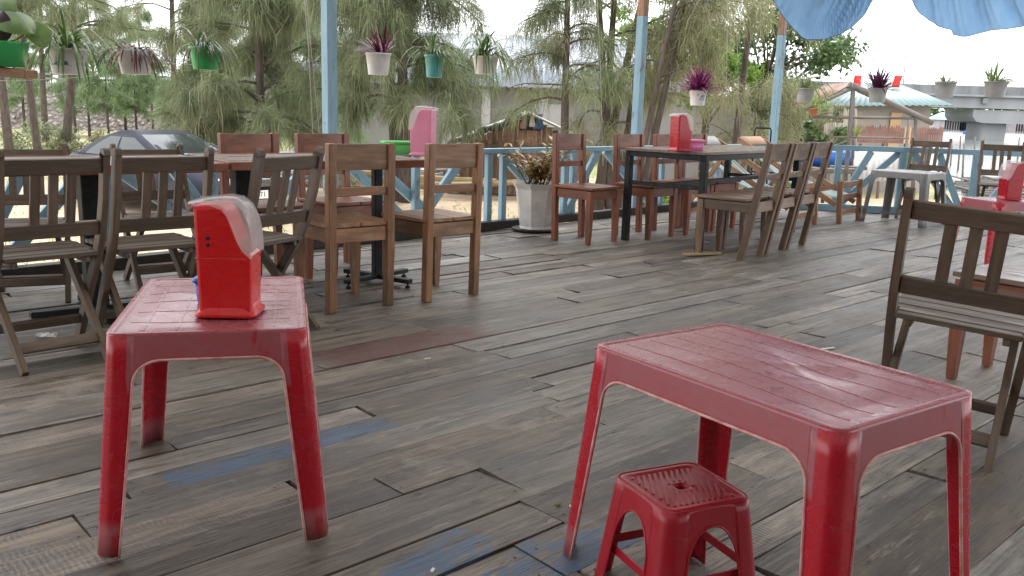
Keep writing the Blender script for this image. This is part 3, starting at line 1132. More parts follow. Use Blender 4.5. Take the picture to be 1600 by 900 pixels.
# ------------------------------------------------------------------ red plastic tables and the stool
def shell(hw, hd, h, rc, splay, legw, legb, arch, ar, ztop=None, rows=10, flare=0.0):
    """the moulded legs-and-apron shell: returns an MB (sheet) and the lower outline of each arch for the rim bead.
    hw, hd half sizes of the top; legw/legb leg width at the top/foot; arch = height of the opening; ar = (horizontal, vertical) corner radius"""
    m = MB()
    dust, vs, fs = [], [], []
    rims = []
    ztop = ztop or h
    corners = [(hw, -hd), (hw, hd), (-hw, hd), (-hw, -hd)]
    nl, na = 7, 26
    cols = []           # each column: list of (along-side info) points top to bottom
    def place(side, s, z, arc=None):
        """point of side `side` at distance s from its first corner (from the rounded end), at height z, splayed outwards"""
        (x0, y0), (x1, y1) = corners[side], corners[(side + 1) % 4]
        k = 1 + 0
        sp = splay * (1 - z / h) + flare * max(0, 1 - z / h) ** 3
        dx, dy = (x1 - x0), (y1 - y0)
        L = math.hypot(dx, dy)
        ux, uy = dx / L, dy / L
        nx, ny = uy, -ux
        # stretch the side a little as it splays
        c = (s - L / 2) * (L + 2 * sp) / L + L / 2
        x, y = x0 + ux * c + nx * sp, y0 + uy * c + ny * sp
        # round the corner
        return x, y
    def rounded(side, s, z):
        (x0, y0), (x1, y1) = corners[side], corners[(side + 1) % 4]
        L = math.hypot(x1 - x0, y1 - y0)
        if s >= rc and s <= L - rc:
            x, y = place(side, s, z)
            return x, y
        # on an arc near a corner: blend towards it
        end = 0 if s < rc else 1
        dd = (rc - s) if end == 0 else (s - (L - rc))       # 0..rc along the half arc
        ang = dd / rc * math.pi / 4
        base = rc if end == 0 else L - rc
        x, y = place(side, base, z)
        ux, uy = (x1 - x0) / L, (y1 - y0) / L
        nx, ny = uy, -ux
        sg = -1 if end == 0 else 1
        ox, oy = rc * math.sin(ang) * sg, -rc * (1 - math.cos(ang))
        return x + ux * ox + nx * oy, y + uy * ox + ny * oy
    for side in range(4):
        (x0, y0), (x1, y1) = corners[side], corners[(side + 1) % 4]
        L = math.hypot(x1 - x0, y1 - y0)
        arH, arV = ar
        def zb(x):          # underside of the arch at distance x inside the leg
            x = min(x, L - 2 * legw - x)
            if x >= arH:
                return arch
            q = 1 - x / arH
            return arch - arV + arV * math.sqrt(max(0, 1 - q * q))
        ss = [('l', i / nl) for i in range(nl + 1)] + [('a', i / na) for i in range(0, na + 1)] + [('r', i / nl) for i in range(nl + 1)]
        rim = []
        for kind, t in ss:
            col = []
            zlow = 0 if kind != 'a' else zb((0.5 - 0.5 * math.cos(math.pi * t)) * (L - 2 * legw))
            for r_ in range(rows + 1):
                z = ztop + (zlow - ztop) * r_ / rows
                if kind == 'a':
                    s = legw + (0.5 - 0.5 * math.cos(math.pi * t)) * (L - 2 * legw)
                else:
                    ztp = arch - arV
                    lw = legw if z > ztp else legw + (legb - legw) * (1 - z / ztp)
                    s = t * lw if kind == 'l' else L - (1 - t) * lw
                x, y = rounded(side, s, z)
                col.append((x, y, z))
            cols.append((col, kind, t))
        # rim bead along the opening
        (xa, ya), (xb, yb) = corners[side], corners[(side + 1) % 4]
        for q in range(7):
            z = (arch - arV) * q / 6
            lw = legw + (legb - legw) * (1 - z / (arch - arV))
            x, y = rounded(side, lw, z)
            rim.append((x, y, z))
        for q in range(1, na):
            x_ = (0.5 - 0.5 * math.cos(math.pi * q / na)) * (L - 2 * legw)
            x, y = rounded(side, legw + x_, zb(x_))
            rim.append((x, y, zb(x_)))
        for q in range(6, -1, -1):
            z = (arch - arV) * q / 6
            lw = legw + (legb - legw) * (1 - z / (arch - arV))
            x, y = rounded(side, L - lw, z)
            rim.append((x, y, z))
        rims.append(rim)
    nc = len(cols)
    for col, kind, t in cols:
        for r_, p in enumerate(col):
            vs.append(p)
            d = 0.0
            if kind == 'a':
                d = 1.0 if r_ > 0 else 0.35
            elif p[2] > arch * 0.8 and ((kind == 'l' and t > 0.72) or (kind == 'r' and t < 0.28)):
                d = 1.0
            if p[2] < 0.075 * h / 0.54 and legb < 0.2:
                d = 0.8
            dust.append(d)
    for c in range(nc):
        c2 = (c + 1) % nc
        a, b = cols[c], cols[c2]
        if (a[1] == 'l' and b[1] == 'a') or (a[1] == 'a' and b[1] == 'r'):
            continue
        for r_ in range(rows):
            fs.append((c * (rows + 1) + r_, c2 * (rows + 1) + r_, c2 * (rows + 1) + r_ + 1, c * (rows + 1) + r_ + 1))
    m.add(vs, fs, None, True)
    m.attr('dust', dust)
    m.weld = True
    return m, rims


def solid(o, t):
    md = o.modifiers.new('thickness', 'SOLIDIFY')
    md.thickness = t
    md.offset = -1
    return o


def plastic_table(name, label, loc, rz, w, l, h, mats=('red_plastic', 'red_top', 'red_edge'), group=None, ribs='long'):
    """origin under the centre of the top; w along x, l along y"""
    t = thing(name, label, 'table', loc, rz, group)
    m, rims = shell(w / 2, l / 2, h, 0.032, 0.045, 0.064, 0.047, h - 0.066, (0.060, 0.055))
    solid(m.build('leg_shell', mats[0], t), 0.004)
    m = MB()
    for rim in rims:
        m.tube(rim, 0.0035, 6)
    m.build('worn_rim', mats[2], t)
    # top: slab, raised border, recessed panel with ribs
    m = MB()
    hw, hd, r = w / 2, l / 2, 0.032
    def dent(x, y):
        z = -0.008 * math.exp(-((x - 0.06) ** 2 / 0.006 + (y + 0.07) ** 2 / 0.010))
        z += 0.0062 * math.sin(9 * x + 2) * math.sin(7 * y + 1)
        z += 0.0034 * math.exp(-abs(0.55 * x + 0.83 * y - 0.02) / 0.030) * math.exp(-((x - .02) / .16) ** 2)
        z += 0.003 * math.exp(-abs(0.9 * x - 0.44 * y - 0.05) / 0.026) * math.exp(-((y + .04) / .15) ** 2)
        return z
    loops = []
    for off, z in ((0.0, h - 0.012), (0.001, h - 0.003), (-0.003, h), (-0.016, h), (-0.020, h - 0.0022)):
        loops.append([V(x, y, z) for x, y in rrect(hw + off, hd + off, max(r + off, 0.008))])
    m.loft(loops, True, False)
    nx, ny = 48, 68
    vs, fs = [], []
    iw, idp = hw - 0.018, hd - 0.018
    for j in range(ny + 1):
        for i in range(nx + 1):
            x, y = -iw + 2 * iw * i / nx, -idp + 2 * idp * j / ny
            e = min(1, min(iw - abs(x), idp - abs(y)) / 0.06)
            vs.append((x, y, h - 0.0024 + e * dent(x, y)))
    for j in range(ny):
        for i in range(nx):
            o = j * (nx + 1) + i
            fs.append((o, o + 1, o + nx + 2, o + nx + 1))
    m.add(vs, fs, None, True)
    dust = [0.6] * len(m.v)
    m.attr('dust', dust)
    top = m.build('table_top', mats[1], t)
    # moulded ribs
    m = MB()
    def rib(a, b):
        n = 50
        pts = []
        for k in range(n + 1):
            x, y = a[0] + (b[0] - a[0]) * k / n, a[1] + (b[1] - a[1]) * k / n
            e = min(1, min(iw - abs(x), idp - abs(y)) / 0.06)
            pts.append((x, y, h - 0.0021 + max(e, 0) * dent(x, y)))
        m.sweep(pts, 0.0045, 0.0010, ((b[1] - a[1]), -(b[0] - a[0]), 0))
    for k in range(-2, 3):
        rib((k * w * 0.165, -idp + 0.02), (k * w * 0.165, idp - 0.02))
    if ribs == 'grid':
        for k in (-2, -1, 0, 1, 2):
            rib((-iw + 0.02, k * l * 0.16), (iw - 0.02, k * l * 0.16))
    m.attr('dust', [1.0] * len(m.v))
    m.build('rib', mats[1], top)
    return t


def table_at(corner, th, w, l):
    """centre of a table whose near-left corner stands at corner, x axis along th"""
    c, s = math.cos(th), math.sin(th)
    return (corner[0] + c * w / 2 - s * l / 2, corner[1] + s * w / 2 + c * l / 2, 0)


TW, TL, TH = 0.464, 0.692, 0.545
t1 = plastic_table('plastic_table', 'low red plastic table holding the red cutlery dispenser with a clear lid', table_at((-0.955, 2.037), 0.244, TW, TL), 0.244, TW, TL, TH,
                   group='low red plastic tables', ribs='grid')
t2 = plastic_table('plastic_table', 'low red plastic table with an empty dusty top beside the small stool', table_at((0.5965, 1.521), 0.6166, TW, TL), 0.6166, TW, TL, TH,
                   group='low red plastic tables')
t3c = gp(1562, 316, TH) + V(0.126, 0.228, 0)
t3 = plastic_table('plastic_table', 'small square red plastic table with a dispenser, half cut off by the right frame edge', (t3c.x, t3c.y, 0), rad(16), 0.37, 0.37, TH, group='low red plastic tables')
gt = plastic_table('plastic_table', 'grey plastic table with white glare painted into its top beside the water railing', (4.14, 9.52, 0), rad(42), 0.47, 0.60, 0.545,
                   ('grey_plastic', 'glare_top', 'grey_plastic'))


def build_stool():
    h, w = 0.265, 0.228
    near = V(0.343, 1.757, 0)
    th = rad(25)
    c = table_at(near, th, w, w)
    t = thing('plastic_stool', 'small red plastic stool with a ribbed seat under the empty red table', 'stool', c, th)
    m, rims = shell(w / 2, w / 2, h, 0.03, 0.034, 0.055, 0.050, h - 0.045, (0.055, 0.095))
    for k in range(len(m.extra['dust'])):
        m.extra['dust'][k] *= 0.15
    solid(m.build('leg_shell', 'stool_red', t), 0.0035)
    m = MB()
    for rim in rims:
        m.tube(rim, 0.0026, 6)
    m.build('rim', 'stool_red', t)
    m = MB()
    hw, r = w / 2, 0.03
    loops = []
    for off, z in ((0.0, h - 0.02), (-0.0005, h - 0.008), (-0.004, h - 0.002), (-0.010, h), (-0.020, h), (-0.024, h - 0.002)):
        loops.append([V(x, y, z) for x, y in rrect(hw + off, hw + off, max(r + off * 0.5, 0.01), 6)])
    n = len(loops[0])
    # inner plate down to the finger hole
    for rr_, z in ((0.026, h - 0.002), (0.021, h - 0.001), (0.018, h - 0.004), (0.018, h - 0.018)):
        lp = []
        for k in range(n):
            a = math.atan2(loops[0][k].y, loops[0][k].x)
            lp.append(V(rr_ * math.cos(a), rr_ * math.sin(a), z))
        loops.append(lp)
    m.loft(loops, True, False)
    m.add([(0.018 * math.cos(a * math.pi / 8), 0.018 * math.sin(a * math.pi / 8), h - 0.018) for a in range(16)], [tuple(range(16))])
    m.attr('dust', [0.2] * len(m.v))
    seat = m.build('seat', 'stool_red', t)
    m = MB()
    lim = hw - 0.03
    for k in range(-10, 11):
        d = k * 0.0135
        # line x + y*0.55 = d  (diagonal), clipped to the square and the hole
        a = rad(62)
        dx, dy = math.cos(a), math.sin(a)
        ox, oy = -dy * d, dx * d
        pts = [(ox + dx * q, oy + dy * q) for q in np.linspace(-0.2, 0.2, 161)]
        run = []
        for p in pts + [(9, 9)]:
            ok = abs(p[0]) < lim and abs(p[1]) < lim and math.hypot(*p) > 0.028
            if ok:
                run.append(p)
            elif run:
                if len(run) > 3:
                    m.sweep([(run[0][0], run[0][1], h - 0.0014), (run[-1][0], run[-1][1], h - 0.0014)], 0.0060, 0.0024, (dy, -dx, 0))
                run = []
    m.attr('dust', [1.0] * len(m.v))
    m.build('rib', 'stool_red', seat)
    e = w / 2 + 0.016
    for a, b in (((-e, -e), (e, -e)), ((e, -e), (e, e)), ((e, e), (-e, e)), ((-e, e), (-e, -e))):
        k = 0.93
        m = MB()
        m.bar((a[0] * k, a[1] * k, 0.095), (b[0] * k, b[1] * k, 0.095), 0.004, 0.022)
        m.build('stretcher', 'stool_red', t)


build_stool()


# ------------------------------------------------------------------ cutlery dispensers and boxes on the tables
def dispenser(name, label, loc, rz, mats, sc=1.0, sticks=True, group=None):
    """side profile in x-z, front opening towards +x under a clear hood"""
    body, lid = mats
    t = thing(name, label, 'dispenser', loc, rz, group)
    prof = [(-0.066, 0.012), (-0.068, 0.10), (-0.071, 0.285)]
    curve = []
    P0, P1, P2, P3 = (-0.02, 0.290), (0.035, 0.290), (0.020, 0.185), (0.070, 0.160)
    for k in range(13):
        s = k / 12
        curve.append(tuple((1 - s) ** 3 * P0[i] + 3 * (1 - s) ** 2 * s * P1[i] + 3 * (1 - s) * s * s * P2[i] + s ** 3 * P3[i] for i in (0, 1)))
    prof += curve + [(0.069, 0.10), (0.066, 0.012)]
    hd = 0.060
    m = MB()
    n = len(prof)
    ys = [(-hd, 0.010), (-hd + 0.003, 0.003), (-hd + 0.010, 0.0), (hd - 0.010, 0.0), (hd - 0.003, 0.003), (hd, 0.010)]
    cx, cz = 0.0, 0.14
    loops = []
    for y, ins in ys:
        loops.append([V(x * (1 - ins / 0.07), y, cz + (z - cz) * (1 - ins / 0.14)) for x, z in prof])
    m.loft(loops, False)
    m.attr('dust', [0.1] * len(m.v))
    b = m.build('holder_body', body, t)
    m = MB()
    lps = [[V(x, y, z) for x, y in rrect(0.074 + o, 0.066 + o, 0.022, 5)] for o, z in ((0.0, 0.0), (0.004, 0.002), (0.004, 0.010), (-0.004, 0.016), (-0.007, 0.030))]
    m.loft(lps, True)
    m.attr('dust', [0.2] * len(m.v))
    m.build('base_flange', body, t)
    m = MB()
    m.box((0, 0, 0.153), (0.1395, 0.1215, 0.003), 0.001)
    m.attr('dust', [0.6] * len(m.v))
    m.build('mould_line', body, t)
    # clear hood: a bent sheet over the opening
    m = MB()
    C = [(-0.078, 0.278), (-0.080, 0.297), (-0.04, 0.303), (0.0, 0.308), (0.03, 0.303), (0.054, 0.283), (0.068, 0.25), (0.074, 0.21), (0.076, 0.163)]
    vs, fs = [], []
    for i, (x, z) in enumerate(C):
        for y in (-hd - 0.006, -hd + 0.004, hd - 0.004, hd + 0.006):
            e = 0.0 if abs(y) < hd else 0.006
            vs.append((x, y, z - e))
    for i in range(len(C) - 1):
        for k in range(3):
            fs.append((i * 4 + k, i * 4 + k + 1, i * 4 + 5 + k, i * 4 + 4 + k))
    o = len(vs)
    for sgn in (-1, 1):         # side cheeks of the hood
        y = sgn * (hd + 0.006)
        low = curve[::-1]
        poly = [(x, z - 0.006) for x, z in C[2:]]
        base = len(vs)
        lowpts = [curve[min(12, max(0, int(12 * (k) / (len(poly) - 1))))] for k in range(len(poly))]
        for (x, z), (xl, zl) in zip(poly, lowpts):
            vs.append((x, y, z))
            vs.append((xl, y, zl - 0.004))
        for k in range(len(poly) - 1):
            fs.append((base + 2 * k, base + 2 * k + 2, base + 2 * k + 3, base + 2 * k + 1))
    m.add(vs, fs, None, True)
    m.build('clear_hood', lid, t)
    if sticks:
        for k in range(9):
            m = MB()
            y = -hd + 0.014 + k * 0.0115
            m.tube([(-0.03 + 0.01 * random.random(), y, 0.262), (0.062, y, 0.168)], 0.0042, 6)
            m.build('chopstick_bundle', 'chopstick', t)
        for k in (0, 1):        # the little slots in the side
            m = MB()
            m.lathe([(0.0, -0.0008), (0.005, -0.0008), (0.005, 0.0008), (0.0, 0.0008)], (0, 0, 0), 12, caps=False)
            q = m.build('slot', 'dark_void', b)
            q.rotation_euler = (rad(90), 0, 0)
            q.location = (-0.036, -hd - 0.0005, 0.188 + 0.018 * k)
    if sc != 1.0:
        t.scale = (sc, sc, sc)
    return t


dispenser('cutlery_dispenser', 'red cutlery dispenser with clear hood and chopsticks on the near red table', (-0.738, 2.295, TH), rad(3), ('red_clean', 'clear'))
p = gp(1062, 236, 0.785)
dispenser('cutlery_dispenser', 'tall dark red dispenser standing on the black framed table', (p.x, p.y, 0.785), rad(28), ('red_plastic', 'clear'), 0.97, False)
p = gp(661, 243, 0.775)
dispenser('cutlery_dispenser', 'tall pale pink dispenser on the brown table next to a green box', (p.x, p.y, 0.775), rad(168), ('pink', 'clear'), 1.0, False)
p = t3c + V(0.07, 0.02, 0)
dispenser('cutlery_dispenser', 'red dispenser cut by the frame edge on the small square red table', (p.x, p.y, TH), rad(185), ('red_plastic', 'clear'), 0.9, False)


def small_box(name, label, loc, rz, size, mat, lidmat=None):
    t = thing(name, label, 'box', loc, rz)
    w, d, h = size
    m = MB()
    m.loft([[V(x, y, z) for x, y in rrect(w / 2 + o, d / 2 + o, 0.015)] for o, z in ((-0.008, 0), (-0.006, 0.004), (0, h * 0.8))])
    m.build('box_body', mat, t)
    m = MB()
    m.loft([[V(x, y, z) for x, y in rrect(w / 2 + o, d / 2 + o, 0.016)] for o, z in ((0.004, h * 0.8), (0.005, h * 0.86), (0.003, h * 0.94), (-0.006, h))])
    m.build('lid', lidmat or mat, t)
    return t


p = gp(620, 241, 0.775)
small_box('plastic_box', 'bright green plastic box on the brown table beside the pink dispenser', (p.x, p.y, 0.775), rad(20), (0.19, 0.12, 0.085), 'light_green')
p = gp(1083, 235, 0.785)
small_box('plastic_box', 'magenta plastic tissue box beside the dark red dispenser', (p.x, p.y, 0.785), rad(30), (0.15, 0.11, 0.09), 'magenta', 'pink')
small_box('plastic_box', 'blue plastic box hidden behind the red dispenser on the near table', (-0.785, 2.42, TH), rad(4), (0.165, 0.08, 0.075), 'blue_plastic')


# ------------------------------------------------------------------ wooden chairs (square posts)
def wooden_chair(name, label, mat, rake=0.03, seatmat=None, group=None):
    """origin on the floor under the seat; faces +y"""
    t = thing(name, label, 'chair', (0, 0, 0), 0, group)
    W, Dp, H = 0.40, 0.40, 0.885
    x0, yb, yf = W / 2 - 0.024, -Dp / 2 + 0.02, Dp / 2 - 0.025
    def py(z):                       # the back posts lean backwards
        return yb - rake * (z - 0.0) / H
    for sx in (-1, 1):
        m = MB()
        m.bar((sx * x0, py(0), 0), (sx * x0, py(H), H), 0.046, 0.048, (0, 1, 0.0), 0.004)
        m.build('back_leg', mat, t)
    for sx in (-1, 1):
        m = MB()
        lps = []
        for z, h_, o in ((0.0, 0.016, 0.0), (0.10, 0.020, 0.002), (0.25, 0.024, 0.0), (0.438, 0.024, 0.0)):
            lps.append([V(sx * x0 + a * h_ + 0, yf + o + b * h_, z) for a, b in ((-1, -1), (1, -1), (1, 1), (-1, 1))])
        m.loft(lps, False)
        m.gc = [(z * 1.0 + sx * 3 + random.random() * 0, x, y) for x, y, z in m.v]
        m.build('front_leg', mat, t)
    sm = seatmat or mat
    m = MB()
    for k, (a, b) in enumerate(((-0.203, -0.003), (0.0, 0.203))):
        m.box(((a + b) / 2, 0.012, 0.4585), (b - a - 0.001, 0.418, 0.021), 0.003, None)
    m.build('seat', sm, t)
    m = MB()
    m.bar((-x0 + .02, yf + .008, .405), (x0 - .02, yf + .008, .405), 0.02, 0.075)
    m.bar((-x0 + .02, py(.40) , .405), (x0 - .02, py(.40), .405), 0.02, 0.075)
    m.bar((-x0, py(.4) + .02, .405), (-x0, yf - .02, .405), 0.02, 0.075)
    m.bar((x0, py(.4) + .02, .405), (x0, yf - .02, .405), 0.02, 0.075)
    m.build('seat_frame', mat, t)
    m = MB()
    m.bar((-x0 + .022, py(.815), .815), (x0 - .022, py(.815), .815), 0.020, 0.135, (0, -rake / H, 1))
    m.build('top_slat', mat, t)
    m = MB()
    m.bar((-x0 + .022, py(.635), .635), (x0 - .022, py(.635), .635), 0.020, 0.045, (0, -rake / H, 1))
    m.build('lower_slat', mat, t)
    return t


def face(deg):
    return rad(deg) - math.pi / 2


G_TAB1 = 'wooden chairs around the long brown table'
G_TAB2 = 'wooden chairs around the black framed table'
chW = wooden_chair('wooden_chair', 'worn brown wooden chair seen from behind, nearest the pink dispenser table corner with darker left post', 'wood_worn', 0.02, None, G_TAB1)
# nearest chair at the long table: rear feet measured at (-.949,4.589) and (-.644,4.831)
chW.location = (-0.935, 4.865, 0)
chW.rotation_euler = (0, 0, face(130))
chW['label'] = 'brown wooden chair with its back to us, left of the two by the pink dispenser'
dup(chW, 'brown wooden chair with its back to us, right below the pink dispenser', (-0.48, 5.20, 0), face(134))
chR = wooden_chair('wooden_chair', '', 'wood_red', 0.03, None, G_TAB1)
chR.location = (-1.52, 5.50, 0)
chR.rotation_euler = (0, 0, face(-45))
chR['label'] = 'reddish wooden chair facing us behind the dark folding chair, left of the blue post'
dup(chR, 'reddish wooden chair facing us in front of the blue post', (-1.14, 5.87, 0), face(-45))
chs = [((0.60, 7.49), -43, 'red brown wooden chair at the table end right of the white planter'),
       ((1.15, 7.90), -44, 'red brown wooden chair in front of the middle blue post, second from the white planter'),
       ((1.55, 8.28), -45, 'red brown wooden chair just left of the dark red dispenser'),
       ((1.86, 8.62), -45, 'red brown wooden chair hidden mostly behind the dark red dispenser')]
for (x, y), a, lab in chs:
    c = dup(chR, lab, (x, y, 0), face(a))
    c['group'] = G_TAB2
chP = wooden_chair('wooden_chair', '', 'wood_pale', 0.17, None, G_TAB2)
chP['label'] = 'pale wooden chair with raked back, nearest of three along the black table'
chP.location = (1.69, 6.95, 0)
chP.rotation_euler = (0, 0, face(141))
dup(chP, 'pale wooden chair with raked back, middle of three along the black table', (1.962, 7.292, 0), face(141.5))
dup(chP, 'pale wooden chair with raked back, farthest of three, beside the deck chair feet', (2.235, 7.645, 0), face(141))


def stool_at_edge():
    t = thing('wooden_stool', 'reddish wooden stool with tapered legs behind the big dark folding chair', 'stool', (2.158, 3.707, 0), face(220))
    for sx in (-1, 1):
        for yb in (-1, 1):
            m = MB()
            lps = []
            for z, h_, o in ((0.0, 0.017, 0.0), (0.10, 0.021, 0.003), (0.25, 0.026, 0.0), (0.438, 0.026, 0.0)):
                lps.append([V(sx * .176 + p * h_, yb * (.176 + o) + q * h_, z) for p, q in ((-1, -1), (1, -1), (1, 1), (-1, 1))])
            m.loft(lps, False)
            m.gc = [(z, x, y) for x, y, z in m.v]
            m.build('leg', 'wood_red', t)
    m = MB()
    for p, q in (((-.15, .178), (.15, .178)), ((-.15, -.178), (.15, -.178)), ((-.178, -.15), (-.178, .15)), ((.178, -.15), (.178, .15))):
        m.bar((*p, .405), (*q, .405), 0.022, 0.075)
    m.build('seat_frame', 'wood_red', t)
    m = MB()
    for k in (-1, 1):
        m.box((0, k * .105, .459), (.43, .209, .022), .003)
    m.build('seat', 'wood_top', t)


stool_at_edge()


# ------------------------------------------------------------------ folding chairs
def folding_chair():
    t = thing('folding_chair', '', 'chair', (0, 0, 0), 0, 'dark slatted folding chairs')
    x = 0.195
    post = [(-0.275, 0.862), (-0.265, 0.82), (-0.235, 0.68), (-0.185, 0.53), (-0.125, 0.42), (-0.03, 0.28), (0.06, 0.14), (0.15, 0.0)]
    for sx in (-1, 1):
        m = MB()
        m.sweep([(sx * x, y, z) for y, z in post], 0.026, 0.046, (1, 0, 0))
        m.tube([(sx * x - 0.013, -0.277, 0.862), (sx * x + 0.013, -0.277, 0.862)], 0.023, 12, True, False)
        m.build('back_post', 'wood_dark', t)
    for sx in (-1, 1):
        m = MB()
        m.sweep([(sx * (x - 0.03), 0.16, 0.425), (sx * (x - 0.03), -0.27, 0.0)], 0.024, 0.042, (1, 0, 0))
        m.build('rear_leg', 'wood_dark', t)
    m = MB()
    m.bar((-x + .013, -0.265, .815), (x - .013, -0.265, .815), 0.022, 0.062, (0, -.22, 1))
    m.build('top_rail', 'wood_dark', t)
    m = MB()
    m.bar((-x + .013, -0.196, .555), (x - .013, -0.196, .555), 0.022, 0.062, (0, -.3, 1))
    m.build('lower_rail', 'wood_dark', t)
    for k in (-1, 0, 1):
        m = MB()
        m.sweep([(k * 0.068, -0.256, .79), (k * 0.068, -0.232, .69), (k * 0.068, -0.20, .575)], 0.036, 0.014, (1, 0, 0))
        m.build('back_slat', 'wood_dark', t)
    m = MB()
    for k in range(7):
        y = -0.155 + k * 0.0535
        m.box((0, y, 0.442 + 0.002 * (k % 2)), (2 * x - 0.03 if k < 2 else 2 * x + 0.02, 0.050, 0.018), 0.003)
    m.build('seat', 'wood_dark', t)
    m = MB()
    for sx in (-1, 1):
        m.bar((sx * (x - 0.055), -0.17, .420), (sx * (x - 0.055), 0.19, .420), 0.022, 0.026)
    m.build('seat_rail', 'wood_dark', t)
    m = MB()
    m.bar((-x, 0.078, .115), (x, 0.078, .115), 0.02, 0.045, (0, -.5, 1))
    m.bar((-x + .03, -0.185, .085), (x - .03, -0.185, .085), 0.02, 0.045, (0, .7, 1))
    m.build('stretcher', 'wood_dark', t)
    return t


fc = folding_chair()
fc['label'] = 'dark folding chair cut by the left frame edge, nearest in the left row'
fc.location = (-1.995, 3.70, 0)
fc.rotation_euler = (0, 0, rad(46))
dup(fc, 'dark folding chair directly behind the red dispenser table', (-1.668, 4.02, 0), rad(42))
dup(fc, 'dark folding chair with slanted back, right of the red dispenser', (-1.265, 4.225, 0), rad(62))
dup(fc, 'dark folding chair facing us across the brown table at the left edge', (-2.60, 4.72, 0), face(-68), (1, 1, 0.93))
dup(fc, 'dark folding chair facing us across the brown table in front of the car', (-2.05, 5.22, 0), face(-52), (1, 1, 0.92))
rf = rad(-51)
dup(fc, 'big dark folding chair close to us at the right frame edge', (1.525, 3.03, 0), face(60), (1.06, 1.06, .985), (0.0, rad(4.0)))
dup(fc, 'small folding chair facing us behind the grey plastic table', (4.50, 9.98, 0), face(-125))
p = gp(1535, 320, 0)
dup(fc, 'small folding chair facing us by the water rail at the right edge', (5.02, 9.32, 0), face(-112))


# ------------------------------------------------------------------ dining tables
def long_table():
    A = rad(38)
    U, W = V(math.cos(A), math.sin(A), 0), V(-math.sin(A), math.cos(A), 0)
    near = V(-1.47, 4.53, 0)
    # two tables end to end
    t = thing('dining_table', 'long brown table with a thick black column leg between the folding chairs', 'table', near - U * 0.85 + W * 0.36, A)
    m = MB()
    for k in range(4):
        m.box((0, -0.27 + 0.18 * k, 0.758), (1.72, 0.178, 0.024), 0.002)
    top = m.build('table_top', 'wood_top', t)
    m = MB()
    for y in (-0.365, 0.365):
        m.box((0, y, 0.752), (1.74, 0.018, 0.044), 0.004)
    for x in (-0.862, 0.862):
        m.box((x, 0, 0.752), (0.018, 0.70, 0.044), 0.004)
    m.build('edge_band', 'wood_red', top)
    for x in (-0.62, 0.30):
        m = MB()
        m.box((x, 0.0, 0.385), (0.10, 0.10, 0.70), 0.006)
        m.build('column_leg', 'black_metal', t)
        m = MB()
        m.box((x, 0, 0.022), (0.62, 0.06, 0.03), 0.004)
        m.box((x, 0, 0.0225), (0.058, 0.60, 0.032), 0.004)
        m.build('foot', 'black_metal', t)
    t = thing('dining_table', 'shorter red edged brown table carrying the pink dispenser and green box', 'table', near + U * 0.64 + W * 0.36 + V(0, 0, 0), rad(36))
    m = MB()
    for k in range(4):
        m.box((0, -0.27 + 0.18 * k, 0.762), (1.14, 0.178, 0.024), 0.002)
    top = m.build('table_top', 'wood_top', t)
    m = MB()
    for y in (-0.365, 0.365):
        m.box((0, y, 0.756), (1.17, 0.018, 0.044), 0.004)
    for x in (-0.577, 0.577):
        m.box((x, 0, 0.756), (0.018, 0.70, 0.044), 0.004)
    m.build('edge_band', 'wood_red', top)
    for x, w in ((-0.40, 0.105), (0.43, 0.055)):
        m = MB()
        m.box((x, 0.0, 0.39), (w, w, 0.70), 0.006)
        m.build('column_leg', 'black_metal', t)
        m = MB()
        R_ = Matrix.Rotation(rad(20), 3, 'Z')
        m.box((x, 0, 0.040), (0.54, 0.05, 0.025), 0.004, R_)
        m.box((x, 0, 0.0405), (0.048, 0.54, 0.027), 0.004, R_)
        for a, b in ((0.25, 0), (-0.25, 0), (0, 0.25), (0, -0.25)):
            q = R_ @ V(a, b, 0)
            m.lathe([(0.016, 0.0), (0.016, 0.010), (0.006, 0.012), (0.006, 0.03)], (x + q.x, q.y, 0), 10)
        m.build('foot', 'black_metal', t)


long_table()


